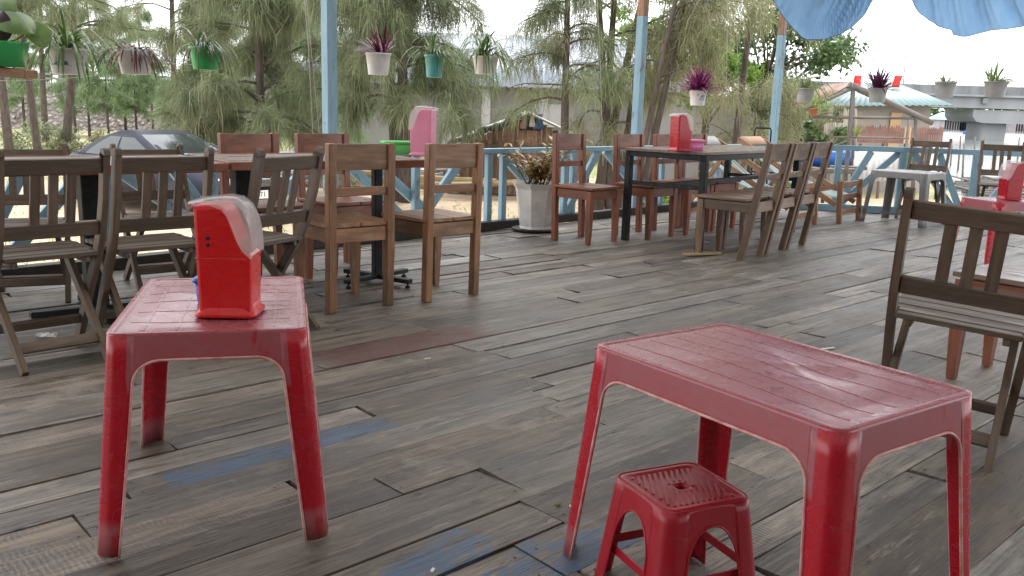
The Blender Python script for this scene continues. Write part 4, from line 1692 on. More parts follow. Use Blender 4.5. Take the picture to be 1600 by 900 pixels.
def framed_table():
    A = rad(49)
    U, W = V(math.cos(A), math.sin(A), 0), V(-math.sin(A), math.cos(A), 0)
    t = thing('dining_table', 'dark wooden table on a black steel frame with the dark red dispenser', 'table', (1.79, 8.02, 0), A)
    L, Wd, h = 1.78, 0.76, 0.785
    m = MB()
    for k in range(4):
        m.box((0, -Wd / 2 + Wd / 8 + k * Wd / 4, h - 0.012), (L + 0.03, Wd / 4 + 0.006, 0.022 + 0.001 * (k % 2)), 0.002)
    m.build('table_top', 'wood_top', t)
    m = MB()
    for y in (-Wd / 2 + 0.02, Wd / 2 - 0.02):
        m.bar((-L / 2, y, h - 0.046), (L / 2, y, h - 0.046), 0.04, 0.045)
    for x in (-L / 2 + 0.02, L / 2 - 0.02):
        m.bar((x, -Wd / 2 + 0.04, h - 0.046), (x, Wd / 2 - 0.04, h - 0.046), 0.04, 0.045)
    m.build('top_frame', 'black_metal', t)
    for x in (-L / 2 + 0.025, L / 2 - 0.025):
        for y in (-Wd / 2 + 0.025, Wd / 2 - 0.025):
            m = MB()
            m.box((x, y, (h - 0.07) / 2), (0.055, 0.055, h - 0.07), 0.004)
            m.build('leg', 'black_metal', t)
    m = MB()
    for x in (-L / 2 + 0.025, L / 2 - 0.025):
        m.bar((x, -Wd / 2 + 0.05, 0.50), (x, Wd / 2 - 0.05, 0.50), 0.03, 0.035)
    m.bar((-L / 2 + 0.05, 0.0, 0.50), (L / 2 - 0.05, 0.0, 0.50), 0.032, 0.037)
    m.build('stretcher', 'black_metal', t)
    # wedge under the near leg
    q = gp(1092, 397, 0)
    m = MB()
    m.bar((-0.16, 0, .008), (0.16, 0.02, .008), 0.07, 0.016)
    o = m.build('wood_offcut', 'wood_bamboo', None, (q.x + .02, q.y - .05, 0.003))
    o.rotation_euler = (0, 0, rad(20))
    tag(o, 'flat pale wood offcut lying at the near leg of the black framed table', 'offcut')


framed_table()


# ------------------------------------------------------------------ deck chairs with striped canvas
def deck_chair():
    t = thing('deck_chair', '', 'deck chair', (0, 0, 0), 0, 'striped canvas deck chairs')
    x = 0.27
    for sx in (-1, 1):
        m = MB()
        m.sweep([(sx * x, -0.52, 0.84), (sx * x, 0.62, 0.20)], 0.03, 0.055, (1, 0, 0))
        m.build('side_rail', 'wood_lounger', t)
        m = MB()
        m.sweep([(sx * (x - .035), -0.62, 0.02), (sx * (x - .035), 0.60, 0.40)], 0.028, 0.05, (1, 0, 0))
        m.build('base_rail', 'wood_lounger', t)
        m = MB()
        m.sweep([(sx * (x + .03), -0.56, 0.04), (sx * (x + .03), -0.15, 0.64)], 0.024, 0.045, (1, 0, 0))
        m.build('prop', 'wood_lounger', t)
        m = MB()
        m.sweep([(sx * x, 0.655, 0.46), (sx * x, 0.665, 0.25), (sx * x, 0.68, 0.0)], 0.03, 0.05, (1, 0, 0))
        m.build('front_leg', 'wood_worn', t)
    for z, y in ((0.42, 0.655), (0.28, 0.645), (0.12, 0.675)):
        m = MB()
        m.bar((-x, y, z), (x, y, z), 0.022, 0.055)
        m.build('crossbar', 'wood_worn', t)
    m = MB()
    m.bar((-x - .02, -0.53, 0.845), (x + .02, -0.53, 0.845), 0.03, 0.04)
    m.bar((-x, -0.60, 0.03), (x, -0.60, 0.03), 0.03, 0.04)
    m.build('head_bar', 'wood_lounger', t)
    n = 18
    vs, gc, fs = [], [], []
    for j in range(n + 1):
        s = j / n
        y = -0.53 + 1.13 * s
        z = 0.845 + (0.26 - 0.845) * s - 0.13 * math.sin(math.pi * min(1, s * 1.05)) ** 1.2
        for i in range(9):
            u = i / 8
            vs.append(((u - 0.5) * 2 * (x - 0.02), y, z - 0.015 * math.sin(math.pi * u)))
            gc.append((u, s, 0))
    for j in range(n):
        for i in range(8):
            o = j * 9 + i
            fs.append((o, o + 1, o + 10, o + 9))
    m = MB()
    m.add(vs, fs, gc, True)
    solid(m.build('canvas', 'canvas', t), 0.004)
    # white head pad folded over the bar
    m = MB()
    m.loft([[V(a * (x - 0.03), -0.53 + b, 0.862 - 0.25 * max(b, 0) * 2 + c) for b, c in ((-0.04, -0.05), (-0.035, -0.005), (0.0, 0.022), (0.05, 0.01), (0.10, -0.02), (0.05, -0.03), (0.0, -0.008), (-0.02, -0.05))] for a in (-1, -0.5, 0, 0.5, 1)], True)
    m.build('head_pad', 'cloth_white', t)
    return t


dc = deck_chair()
dc['label'] = 'striped canvas deck chair with white head pad, left of the two by the railing'
dc.location = (2.40, 9.40, 0)
dc.scale = (.95, 1, .95)
dc.rotation_euler = (0, 0, face(-42))
d2 = dup(dc, 'striped canvas deck chair with peach head pad in front of the third blue post', (3.04, 9.92, 0), face(-42), (.95, 1, .95))
for ch in d2.children:
    if ch.name.startswith('head_pad'):
        ch.data = ch.data.copy()
        ch.data.materials[0] = MAT['peach']

# the bent steel back of a chair standing behind the deck chairs
b0 = at(1190, 232, 10.45)
t = thing('metal_chair', 'thin bent black steel chair back behind the deck chairs at the third post', 'chair', (b0.x, 10.45, 0), rad(10))
m = MB()
zt = at(1190, 200, 10.45).z
m.tube([(-0.10, 0, 0.0), (-0.10, 0, zt - 0.03), (-0.085, 0, zt), (0.085, 0, zt), (0.10, 0, zt - 0.03), (0.10, 0, 0.0)], 0.010, 8)
m.build('frame', 'black_metal', t)
m = MB()
m.box((0, -0.14, 0.44), (0.26, 0.26, 0.02), 0.004)
m.build('seat', 'black_metal', t)


# ------------------------------------------------------------------ plants
def ribbon_mesh(leaves, segs=6):
    """leaves: list of (p0, direction, length, width, droop); returns verts, quads"""
    vs, qs = [], []
    for p0, d, L, w, droop in leaves:
        p = Vector(p0)
        d = Vector(d).normalized()
        side = d.cross(V(0, 0, 1))
        if side.length < 0.05:
            side = V(random.uniform(-1, 1), random.uniform(-1, 1), 0)
        side.normalize()
        base = len(vs)
        for k in range(segs + 1):
            s = k / segs
            ww = w * (0.55 + 0.9 * s) * (1 - s) ** 0.6 if s < 1 else 0.0006
            ww = max(ww, 0.0006)
            nrm = side.cross(d)
            vs.append(p - side * ww / 2)
            vs.append(p + side * ww / 2 + nrm * ww * 0.12)
            p = p + d * (L / segs)
            d = (d + V(0, 0, -droop / segs)).normalized()
        for k in range(segs):
            o = base + 2 * k
            qs.append((o, o + 1, o + 3, o + 2))
    return vs, qs


def foliage(name, leaves, mat, parent, segs=6):
    vs, qs = ribbon_mesh(leaves, segs)
    return fastmesh(name, [tuple(v) for v in vs], qs, np.zeros((0, 3), int), mat, parent)


def plant_leaves(kind, r, z, n, rnd):
    out = []
    for k in range(n):
        a = rnd.uniform(0, 2 * math.pi)
        rr = r * rnd.uniform(0, 0.7)
        p = (rr * math.cos(a), rr * math.sin(a), z)
        if kind == 'spider':
            el = rnd.uniform(0.3, 1.35)
            out.append((p, (math.cos(a) * math.cos(el), math.sin(a) * math.cos(el), math.sin(el)), rnd.uniform(1.9, 4.0) * r, rnd.uniform(.13, .21) * r, rnd.uniform(2.0, 4.2)))
        elif kind == 'spiky':
            el = rnd.uniform(0.1, 1.35)
            out.append((p, (math.cos(a) * math.cos(el), math.sin(a) * math.cos(el), math.sin(el)), rnd.uniform(1.5, 2.7) * r, rnd.uniform(.20, .32) * r, rnd.uniform(0.2, 1.1)))
        elif kind == 'drape':
            el = rnd.uniform(0.15, 0.8)
            out.append((p, (math.cos(a) * math.cos(el), math.sin(a) * math.cos(el), math.sin(el)), rnd.uniform(1.8, 3.3) * r, rnd.uniform(.15, .24) * r, rnd.uniform(1.6, 3.4)))
        elif kind == 'tuft':
            el = rnd.uniform(0.3, 1.2)
            out.append((p, (math.cos(a) * math.cos(el), math.sin(a) * math.cos(el), math.sin(el)), rnd.uniform(0.9, 1.6) * r, rnd.uniform(.15, .24) * r, rnd.uniform(.5, 1.6)))
    return out


def hanging_pot(px, py_top, py_bot, pot_px, label, potmat, leaf, kind, n, Y=None, right=False, skew=None, name='hanging_planter', shape=0.79, ls=1.0):
    if right:
        b, _ = on_right(px)
        b = b + V(0, 0.12, 0)
    else:
        b, _ = on_left(px)
        b = b - LN * 0.02
    Y = b.y
    top, bot = at(px, py_top, Y), at(px, py_bot, Y)
    r = pot_px / 2 / FPX * Y * 1.02
    H = top.z - bot.z
    t = thing(name, label, 'hanging planter', (top.x, Y, bot.z), random.uniform(0, 6), 'planters hanging along the eaves')
    rb = r * shape
    m = MB()
    m.lathe([(rb, 0), (rb + (r - rb) * .5, H * .5), (r * .985, H * .9), (r * 1.05, H * .91), (r * 1.05, H), (r * .95, H), (r * .92, H * .9)], (0, 0, 0), 32, caps=False)
    m.add([(rb * math.cos(k * math.pi / 16), rb * math.sin(k * math.pi / 16), 0) for k in range(32)], [tuple(range(32))[::-1]])
    m.build('pot', potmat, t)
    m = MB()
    m.add([(r * .94 * math.cos(k * math.pi / 12), r * .94 * math.sin(k * math.pi / 12), H * .90) for k in range(24)], [tuple(range(24))])
    m.build('soil', 'soil', t)
    rnd = random.Random(int(px * 7))
    lv = [(p, d, L * ls, w * (0.6 + 0.4 * ls), dr) for p, d, L, w, dr in plant_leaves(kind, r, H * 0.9, n, rnd)]
    if skew:
        # leaves combed to one side, in world directions
        c, s = math.cos(-t.rotation_euler.z), math.sin(-t.rotation_euler.z)
        sk = V(skew[0] * c - skew[1] * s, skew[0] * s + skew[1] * c, skew[2])
        lv = [(p, (Vector(d) + sk).normalized(), L, w, dr) for p, d, L, w, dr in lv]
    foliage('leaves', lv, leaf, t)
    m = MB()
    zt = 3.70 - bot.z
    for k in range(3):
        a = k * 2 * math.pi / 3
        m.tube([(r * math.cos(a), r * math.sin(a), H * .97), (0, 0, H + 0.42)], 0.0004, 4)
    m.tube([(0, 0, H + .42), (0, 0, zt)], 0.0004, 4)
    m.build('hanging_wire', 'wire', t)
    return t


hanging_pot(105, 76, 116, 56, 'white pot with blue figures and long arching spider plant leaves', 'figured', 'spider', 'spider', 85, ls=1.15)
hanging_pot(210, 78, 116, 50, 'white pot with drooping mauve leaves, between two spider plants', 'white_plastic', 'mauve', 'drape', 60, skew=(.25, 0, 0))
hanging_pot(320, 74, 109, 44, 'bright green pot with dark leaves spilling to the right', 'green_plastic', 'spider_dark', 'spider', 70, skew=(.55, -.1, -.1))
hanging_pot(591, 83, 117, 37, 'white pot with maroon spiky leaves leaning left, right of the first blue post', 'white_plastic', 'maroon', 'spiky', 80, skew=(-.65, 0, .1))
hanging_pot(679, 86, 121, 29, 'teal pot with green tufted leaves', 'teal_plastic', 'spider', 'spider', 60, skew=(.25, 0, .1), ls=1.35)
hanging_pot(759, 88, 116, 38, 'whitish pot with green leaves trailing right, in front of the concrete wall', 'white_plastic', 'spider', 'spider', 75, skew=(.5, 0, .1), ls=1.35)
hanging_pot(1091, 141, 165, 26, 'small white pot with bright purple spiky leaves, left of the third blue post', 'figured', 'bright_purple', 'spiky', 190, ls=1.3)
hanging_pot(1259, 138, 160, 27, 'grey white pot with pale green leaves falling right, beside the third post', 'grey_pot', 'spider_light', 'spider', 60, right=True, skew=(.5, 0, .15), ls=1.3)
hanging_pot(1372, 138, 160, 27, 'grey pot with purple spiky leaves in front of the teal roof', 'grey_pot', 'purple', 'spiky', 90, right=True, ls=1.15)
hanging_pot(1478, 128, 152, 30, 'grey pot with few short green leaves in front of the bridge', 'grey_pot', 'spider_light', 'tuft', 22, right=True)
hanging_pot(1557, 127, 152, 33, 'grey pot with green leaves leaning right, rightmost along the bridge', 'grey_pot', 'spider_light', 'tuft', 44, right=True, skew=(.4, 0, 0), ls=1.5)


def big_leaf_pot():
    b, _ = on_left(-5)
    b = b - LN * 0.1
    Y = b.y
    top, bot = at(-2, 65, Y), at(-2, 104, Y)
    r = 0.085
    t = thing('hanging_planter', 'green pot with broad heart shaped leaves on a wood scrap at the left edge', 'hanging planter', (top.x, Y, bot.z), 0, 'planters hanging along the eaves')
    H = top.z - bot.z
    m = MB()
    m.lathe([(r * 1.5, 0), (r * 1.75, H * .9), (r * 1.85, H), (r * 1.6, H), (r * 1.55, H * .9)], (0, 0, 0), 30)
    m.build('pot', 'green_plastic', t)
    m = MB()
    m.box((0.02, 0, -0.028), (0.30, 0.14, 0.05), 0.006, Matrix.Rotation(rad(4), 3, 'Y'))
    m.build('wood_scrap', 'wood_lounger', t)
    def heart(c, nrm, upv, L, name, mat):
        c, nrm = Vector(c), Vector(nrm).normalized()
        u = Vector(upv)
        u = (u - nrm * u.dot(nrm)).normalized()
        s = nrm.cross(u)
        vs, qs = [], []
        N = 12
        for i in range(N + 1):
            v = i / N
            w = L * 0.45 * math.sin(math.pi * min(1, (v * 0.93 + 0.07))) ** 0.7
            for j in range(-3, 4):
                q = j / 3
                vs.append(tuple(c + u * (L * (v - 0.35 - 0.10 * abs(q) * (1 - v))) + s * (w * q) + nrm * (0.06 * L * (1 - q * q) + 0.03 * L * math.sin(4 * v + q * 2) - 0.25 * L * (v - .5) ** 2)))
        for i in range(N):
            for j in range(6):
                o = i * 7 + j
                qs.append((o, o + 1, o + 8, o + 7))
        o = fastmesh(name, vs, qs, np.zeros((0, 3), int), mat, t)
        for pl in o.data.polygons:
            pl.use_smooth = True
    heart((0.10, -0.03, H + 0.11), (0.3, -0.6, .75), (.75, -.1, -.4), 0.22, 'leaf', 'taro')
    heart((0.0, 0.03, H + 0.17), (-0.1, -.7, .7), (-.4, .2, .5), 0.22, 'leaf', 'taro')
    heart((0.21, 0.02, H + 0.06), (0.5, -.6, .3), (.4, -.2, -.8), 0.15, 'leaf', 'taro')
    heart((0.04, -0.07, H + 0.06), (0.1, -1, .2), (.2, 0, 1), 0.17, 'leaf', 'blackleaf')
    m = MB()
    for a in ((0.05, 0, H + .1), (-.02, .02, H + .15), (.15, .01, H + .05)):
        m.tube([(0, 0, H * .9), (a[0] * .6, a[1], a[2] * .8), a], 0.004, 6)
    m.build('stem', 'taro', t)
    m = MB()
    m.tube([(0, 0, H), (0, 0, 3.70 - bot.z)], 0.0004, 4)
    m.build('hanging_wire', 'wire', t)


big_leaf_pot()


def floor_planter():
    t = thing('planter', 'white hexagonal floor planter with an orange croton on a black saucer', 'planter', (0.19, 8.02, 0), rad(8))
    m = MB()
    prof = [(0.150, 0.028), (0.142, 0.05), (0.150, 0.09), (0.172, 0.25), (0.192, 0.38), (0.215, 0.415), (0.228, 0.432), (0.205, 0.432), (0.18, 0.40)]
    m.lathe(prof, (0, 0, 0), sides=8)
    pot = m.build('pot', 'white_plastic', t)
    # the moulded relief of a flowering sprig on two faces
    for fa in (rad(-105), rad(-60)):
        m = MB()
        n = V(math.cos(fa), math.sin(fa), 0)
        s = V(-n.y, n.x, 0)
        def on(u, z):
            rr_ = (0.150 + (z - 0.09) / 0.29 * 0.042) * math.cos(math.pi / 8) + 0.001
            return n * rr_ + s * u + V(0, 0, z)
        m.tube([on(-.03, .14), on(-.01, .20), on(.012, .26), on(.0, .32)], 0.004, 6)
        for u, z, q in ((-.035, .2, .014), (.03, .22, .016), (-.02, .26, .018), (.025, .285, .016), (-.012, .325, .014), (.03, .17, .012)):
            m.tube([on(0, z - .03), on(u, z)], 0.003, 6)
            for k in range(5):
                a = k * 2 * math.pi / 5
                m.tube([on(u, z), on(u + q * math.cos(a), z + q * math.sin(a))], [0.005, 0.002], 6)
        m.build('relief_sprig', 'white_plastic', pot)
    m = MB()
    m.lathe([(0.135, 0.0), (0.185, 0.002), (0.21, 0.028), (0.20, 0.030), (0.175, 0.012), (0.0, 0.012)], (0, 0, 0), 22)
    m.build('saucer', 'black_plastic', t)
    m = MB()
    m.add([(0.185 * math.cos(k * math.pi / 4 + math.pi / 8), 0.185 * math.sin(k * math.pi / 4 + math.pi / 8), 0.40) for k in range(8)], [tuple(range(8))])
    m.build('soil', 'soil', t)
    rnd = random.Random(4)
    lv, st = [], MB()
    for k in range(21):
        a = rnd.uniform(0, 6.28)
        h = rnd.uniform(0.14, 0.40)
        b = V(rnd.uniform(-.08, .08), rnd.uniform(-.08, .08), 0.40)
        tip = b + V(math.cos(a) * h * .65, math.sin(a) * h * .65, h)
        st.tube([b, (b + tip) / 2 + V(0, 0, .02), tip], [0.005, 0.004, 0.002], 5)
        for q in range(11):
            s_ = 0.25 + 0.65 * q / 8
            p = b + (tip - b) * s_
            a2 = rnd.uniform(0, 6.28)
            lv.append((p, (math.cos(a2), math.sin(a2), rnd.uniform(.1, 1.1)), rnd.uniform(.10, .20), rnd.uniform(.028, .052), rnd.uniform(.4, 1.6)))
    st.build('stem', 'bark', t)
    foliage('leaves', lv, 'croton', t, 5)


floor_planter()


# ------------------------------------------------------------------ blue cloth swags at the eaves
def swag(name, label, outline, Yd, gather, seed):
    rnd = random.Random(seed)
    xs = [p[0] for p in outline]
    def bottom(px):
        for (x0, y0), (x1, y1) in zip(outline, outline[1:]):
            if px <= x1:
                return y0 + (y1 - y0) * (px - x0) / (x1 - x0)
        return outline[-1][1]
    N, K = 150, 34
    vs, fs = [], []
    for i in range(N + 1):
        px = xs[0] + (xs[-1] - xs[0]) * i / N
        b, _ = on_right(min(px, 1690))
        Y = b.y - 0.02
        B = at(px, bottom(px), Y)
        T = at(xs[0] + (xs[-1] - xs[0]) * (i / N), -60, Y)
        T.z = 3.69
        for j in range(K + 1):
            s = j / K
            p = T + (B - T) * s
            # folds hang down from the gathers at the top and swing into curves
            u = i / N
            ph = u + 0.34 * gather * s * s * (0.4 + u)
            env_ = 1.9 * (1 - 0.8 * s ** 1.5)
            f = 0.070 * env_ * math.sin(2 * math.pi * (4.7 * ph + 0.6 * math.sin(4.1 * ph + seed))) * (0.6 + 0.4 * math.sin(6.3 * u + seed))
            f += 0.038 * env_ * math.sin(2 * math.pi * (11.3 * ph + 0.45 * math.sin(9 * ph + 2 * seed))) * (0.5 + 0.5 * math.sin(9.1 * u + 1.7 * seed))
            f += 0.014 * env_ * math.sin(2 * math.pi * (27 * ph + 0.5 * s))
            f += 0.06 * math.sin(math.pi * s) * math.sin(3.2 * u + seed)
            vs.append((p.x, p.y + f, p.z))
    for i in range(N):
        for j in range(K):
            o = i * (K + 1) + j
            fs.append((o, o + 1, o + K + 2, o + K + 1))
    m = MB()
    m.add(vs, fs, None, True)
    o = m.build(name, 'swag', None)
    # hem
    h = MB()
    h.tube([vs[i * (K + 1) + K] for i in range(0, N + 1)], 0.004, 5)
    h.build('hem', 'cloth_blue', o)
    tag(o, label, 'cloth', 'blue cloth swags under the eaves')
    return o


swag('cloth_swag', 'blue translucent cloth swag hanging from the top of the third post', [(1196, -40), (1205, -6), (1222, 22), (1238, 44), (1252, 58), (1262, 62), (1290, 61), (1315, 53), (1332, 42), (1347, 27), (1358, 12), (1366, -4), (1374, -40)], 10.3, 1.6, 1)
swag('cloth_swag', 'wide blue translucent cloth swag at the top right corner', [(1414, -40), (1422, -6), (1432, 14), (1448, 30), (1468, 42), (1487, 47), (1489, 54), (1503, 57), (1512, 57), (1530, 52), (1550, 47), (1575, 45), (1600, 41), (1640, 34), (1690, 20)], 10.3, -0.6, 4)


# ------------------------------------------------------------------ small litter and strings
def litter():
    q = gp(73, 528, 0)
    m = MB()
    rnd = random.Random(3)
    vs, fs = [], []
    for j in range(5):
        for i in range(7):
            vs.append(((i - 3) * .016 + rnd.uniform(-.006, .006), (j - 2) * .011 + rnd.uniform(-.006, .006), 0.004 + abs(rnd.gauss(0, .009))))
    for j in range(4):
        for i in range(6):
            o = j * 7 + i
            fs.append((o, o + 1, o + 8, o + 7))
    m.add(vs, fs)
    tag(m.build('paper_tissue', 'paper', None, (q.x, q.y, 0.003)), 'crumpled white paper tissue on the deck under the left folding chairs', 'litter')
    q = gp(1292, 546, 0)
    m = MB()
    m.box((0, 0, .003), (.10, .012, .004), .001)
    o = m.build('paper_scrap', 'paper', None, (q.x, q.y, .002))
    o.rotation_euler = (0, 0, rad(28))
    tag(o, 'thin white paper strip on the deck behind the empty red table', 'litter')
    for k, (px, py, lab) in enumerate(((668, 562, 'small white scrap on the deck below the red brown board'), (872, 790, 'tiny yellow green scrap by the left foot of the empty red table'),
                                       (676, 894, 'tiny pale scrap at the bottom edge on the blue painted board'), (893, 794, 'tiny white crumb near the foot of the empty red table'))):
        q = gp(px, py, 0)
        m = MB()
        m.box((0, 0, .003), (.018 if k else .03, .008, .005), .001, Matrix.Rotation(rad(30 * k + 20), 3, 'Z'))
        tag(m.build('litter_scrap', 'bright' if k == 1 else 'paper', None, (q.x, q.y, .002)), lab, 'litter')
    # strings hanging outside the railing
    for px0, px1, y1, dd, lab in ((470, 489, 212, .55, 'pale rope hanging in front of the drooping pine left of the first post'),
                                  (1137, 1133, 198, .3, 'thin pale string hanging between the purple pot and third post'),
                                  (1145, 1156, 205, .45, 'second thin pale string hanging just left of the third post'),
                                  (930, 942, 260, .5, 'thin pale string hanging left of the middle blue post')):
        b, _ = on_left(px1)
        b = b + LN * dd
        a, c = at(px0, -70, b.y), at(px1, y1, b.y)
        m = MB()
        m.tube([a, (a + c) / 2 + V(.012, 0, 0), c], 0.004 if px0 == 470 else 0.0032, 5)
        if px0 == 470:
            m.tube([a + V(.01, 0, 0), (a + c) / 2 + V(.03, 0, 0), c + V(.05, 0, 0.02)], 0.003, 5)
        tag(m.build('hanging_string', 'rope'), lab, 'string', 'strings hanging along the railing')
    # washing lines strung behind the pots
    for (x0, y0), (x1, y1), (xm, ym), dd, lab in (((-40, 126), (150, 118), (60, 128), .25, 'thin white wire sagging low below the spider plant pot'), ((140, 84), (300, 101), (240, 99), .3, 'thin white wire behind the mauve and green pots')):
        pts = []
        for k in range(13):
            s = k / 12
            x = (1 - s) ** 2 * x0 + 2 * s * (1 - s) * xm + s * s * x1
            y = (1 - s) ** 2 * y0 + 2 * s * (1 - s) * ym + s * s * y1
            b, _ = on_left(x)
            pts.append(at(x, y, (b + LN * dd).y))
        m = MB()
        m.tube(pts, 0.0016, 5)
        tag(m.build('washing_wire', 'wire'), lab, 'wire')


litter()



# ------------------------------------------------------------------ trees
class Leaves:
    def __init__(s):
        s.v, s.q, s.t, s.n = [], [], [], 0

    def sprays(s, P, D, L, W, droop, rng):
        """thin bent ribbons: P starts, D directions (n,3), L lengths, W widths; two segments each"""
        n = len(P)
        D = D / np.linalg.norm(D, axis=1, keepdims=True)
        side = np.cross(D, rng.normal(size=(n, 3)))
        side /= np.linalg.norm(side, axis=1, keepdims=True) + 1e-9
        side *= (W / 2)[:, None]
        D2 = D * (1 - droop)[:, None] + np.array([0, 0, -1.0]) * droop[:, None]
        D2 /= np.linalg.norm(D2, axis=1, keepdims=True)
        p1 = P + D * (L * .5)[:, None]
        p2 = p1 + D2 * (L * .5)[:, None]
        vv = np.stack([P - side * .6, P + side * .6, p1 + side, p1 - side, p2], 1).reshape(-1, 3)
        base = s.n + np.arange(n) * 5
        s.v.append(vv)
        s.q.append(np.stack([base, base + 1, base + 2, base + 3], 1))
        s.t.append(np.stack([base + 3, base + 2, base + 4], 1))
        s.n += n * 5

    def plates(s, P, size, rng, flat=0.4):
        """leaf-sized quads, folded along the middle"""
        n = len(P)
        a = rng.normal(size=(n, 3))
        a /= np.linalg.norm(a, axis=1, keepdims=True)
        nn = rng.normal(size=(n, 3)) + np.array([0, 0, flat * 3])
        b = np.cross(nn, a)
        b /= np.linalg.norm(b, axis=1, keepdims=True) + 1e-9
        a, b = a * size[:, None], b * (size * .45)[:, None]
        vv = np.stack([P - a, P + b, P + a, P - b], 1).reshape(-1, 3)
        base = s.n + np.arange(n) * 4
        s.v.append(vv)
        s.q.append(np.stack([base, base + 1, base + 2, base + 3], 1))
        s.n += n * 4

    def build(s, name, mat, parent):
        t = np.concatenate(s.t) if s.t else np.zeros((0, 3), int)
        return fastmesh(name, np.concatenate(s.v), np.concatenate(s.q), t, mat, parent)


FINE = 1.65


def casuarina(label, base, H, r0, lean=(0, 0), start=0.2, spread=2.4, nb=34, per=900, seed=0, mat='needles', w=0.018, L=(.25, .6), bend=0.0, hang=0.75,
              name='casuarina_tree', trunks=1, group='casuarina trees behind the deck', side=None, minz=None, wisps=0, cat='tree', up=0.35):
    rng = np.random.default_rng(seed)
    t = thing(name, label, cat, base, 0, group)
    tm = MB()
    lv = Leaves()
    wv_ = Leaves()
    for tr in range(trunks):
        off = rng.normal(size=2) * (0.25 if trunks > 1 else 0)
        ln = np.array(lean, float) + (rng.normal(size=2) * 0.10 if trunks > 1 else 0)
        Ht = H * (1 if tr == 0 else rng.uniform(.7, .95))
        pts = []
        ph = rng.uniform(0, 6, 2)
        for k in range(12):
            s_ = k / 11
            z = Ht * s_ - (0.15 if k == 0 else 0)
            pts.append(V(off[0] + ln[0] * z + bend * math.sin(s_ * 3.0) + .05 * Ht * .2 * math.sin(4 * s_ + ph[0]) * s_,
                         off[1] + ln[1] * z + .05 * Ht * .2 * math.sin(5 * s_ + ph[1]) * s_, z))
        tm.tube(pts, [r0 * (1.15 if k == 0 else 1) * (1 - 0.85 * k / 11) + 0.012 for k in range(12)], 9)
        def on_trunk(s_):
            f = s_ * 11
            i = min(int(f), 10)
            return pts[i] + (pts[i + 1] - pts[i]) * (f - i)
        for b in range(nb // trunks):
            s_ = start + (0.98 - start) * (b + rng.uniform(0, 1)) / (nb // trunks)
            p = on_trunk(s_)
            az_ = rng.uniform(0, 2 * math.pi)
            if side is not None and rng.uniform() < .6:
                az_ = side + rng.normal() * .7
            ln_ = spread * (1.15 - 0.75 * s_) * rng.uniform(.6, 1.15)
            el = rng.uniform(0.1, 0.9) * up * 2.2 + 0.15 * s_
            d = np.array([math.cos(az_) * math.cos(el), math.sin(az_) * math.cos(el), math.sin(el)])
            bp = [np.array(p)]
            n = 7
            for k in range(n):
                bp.append(bp[-1] + d * ln_ / n)
                d = d + np.array([0, 0, -0.17]) + rng.normal(size=3) * .10
                d /= np.linalg.norm(d)
            br = max(0.010, r0 * .32 * (1 - .6 * s_))
            tm.tube([tuple(q) for q in bp], [br * (1 - .8 * k / n) + .004 for k in range(n + 1)], 5)
            # twigs
            nt_ = int(rng.integers(5, 9))
            twigs = [bp]
            for q in range(nt_):
                f = rng.uniform(.2, 1.0) * (n - 0.01)
                i = int(f)
                st = bp[i] + (bp[i + 1] - bp[i]) * (f - i)
                dd = (bp[i + 1] - bp[i])
                dd = dd / np.linalg.norm(dd) + rng.normal(size=3) * .75
                dd[2] -= .05
                dd /= np.linalg.norm(dd)
                l2 = rng.uniform(.25, .7) * spread * .36
                tp = [st]
                for k in range(4):
                    tp.append(tp[-1] + dd * l2 / 4)
                    dd = dd + np.array([0, 0, -.22]) + rng.normal(size=3) * .12
                    dd /= np.linalg.norm(dd)
                if q < 4:
                    tm.tube([tuple(x) for x in tp], [.008, .007, .006, .005, .004], 4, False)
                twigs.append(tp)
            m_ = int(per * FINE) // len(twigs)
            for tp in twigs:
                tp = np.array(tp)
                kk = len(tp) - 1
                f = rng.uniform(.15 if tp is not twigs[0] else .45, 1, m_) ** .7 * (kk - 1e-3)
                i = f.astype(int)
                P = tp[i] + (tp[i + 1] - tp[i]) * (f - i)[:, None] + rng.normal(size=(m_, 3)) * .07
                D = (tp[i + 1] - tp[i])
                D = D / (np.linalg.norm(D, axis=1, keepdims=True) + 1e-9) * .8 + rng.normal(size=(m_, 3)) * .80 + np.array([0, 0, -hang * .7])
                lv.sprays(P, D, rng.uniform(L[0], L[1], m_), np.full(m_, w * .62) * rng.uniform(.6, 1.3, m_), rng.uniform(.3, .9, m_) if hang > .55 else rng.uniform(.2, hang, m_), rng)
            if wisps and rng.uniform() < .55:
                m2 = wisps
                P = np.repeat(bp[-2][None], m2, 0) + rng.normal(size=(m2, 3)) * .25
                D = rng.normal(size=(m2, 3)) * .35 + np.array([0, 0, -.6])
                wv_.sprays(P, D, rng.uniform(.5, 1.3, m2), np.full(m2, w * .75), np.full(m2, .8), rng)
    tm.build('trunk', 'bark', t)
    lv.build('crown', mat, t)
    if wv_.n:
        wv_.build('dry_wisps', 'dry', t)
    return t


def ground_pt(px, Y, z=GZ):
    p = at(px, 300, Y)
    # the ground point in the column px at distance Y
    d = Vector((0, 0, 0))
    lo, hi = 100, 900
    for _ in range(40):
        mid = (lo + hi) / 2
        if at(px, mid, Y).z > z:
            lo = mid
        else:
            hi = mid
    return at(px, lo, Y)


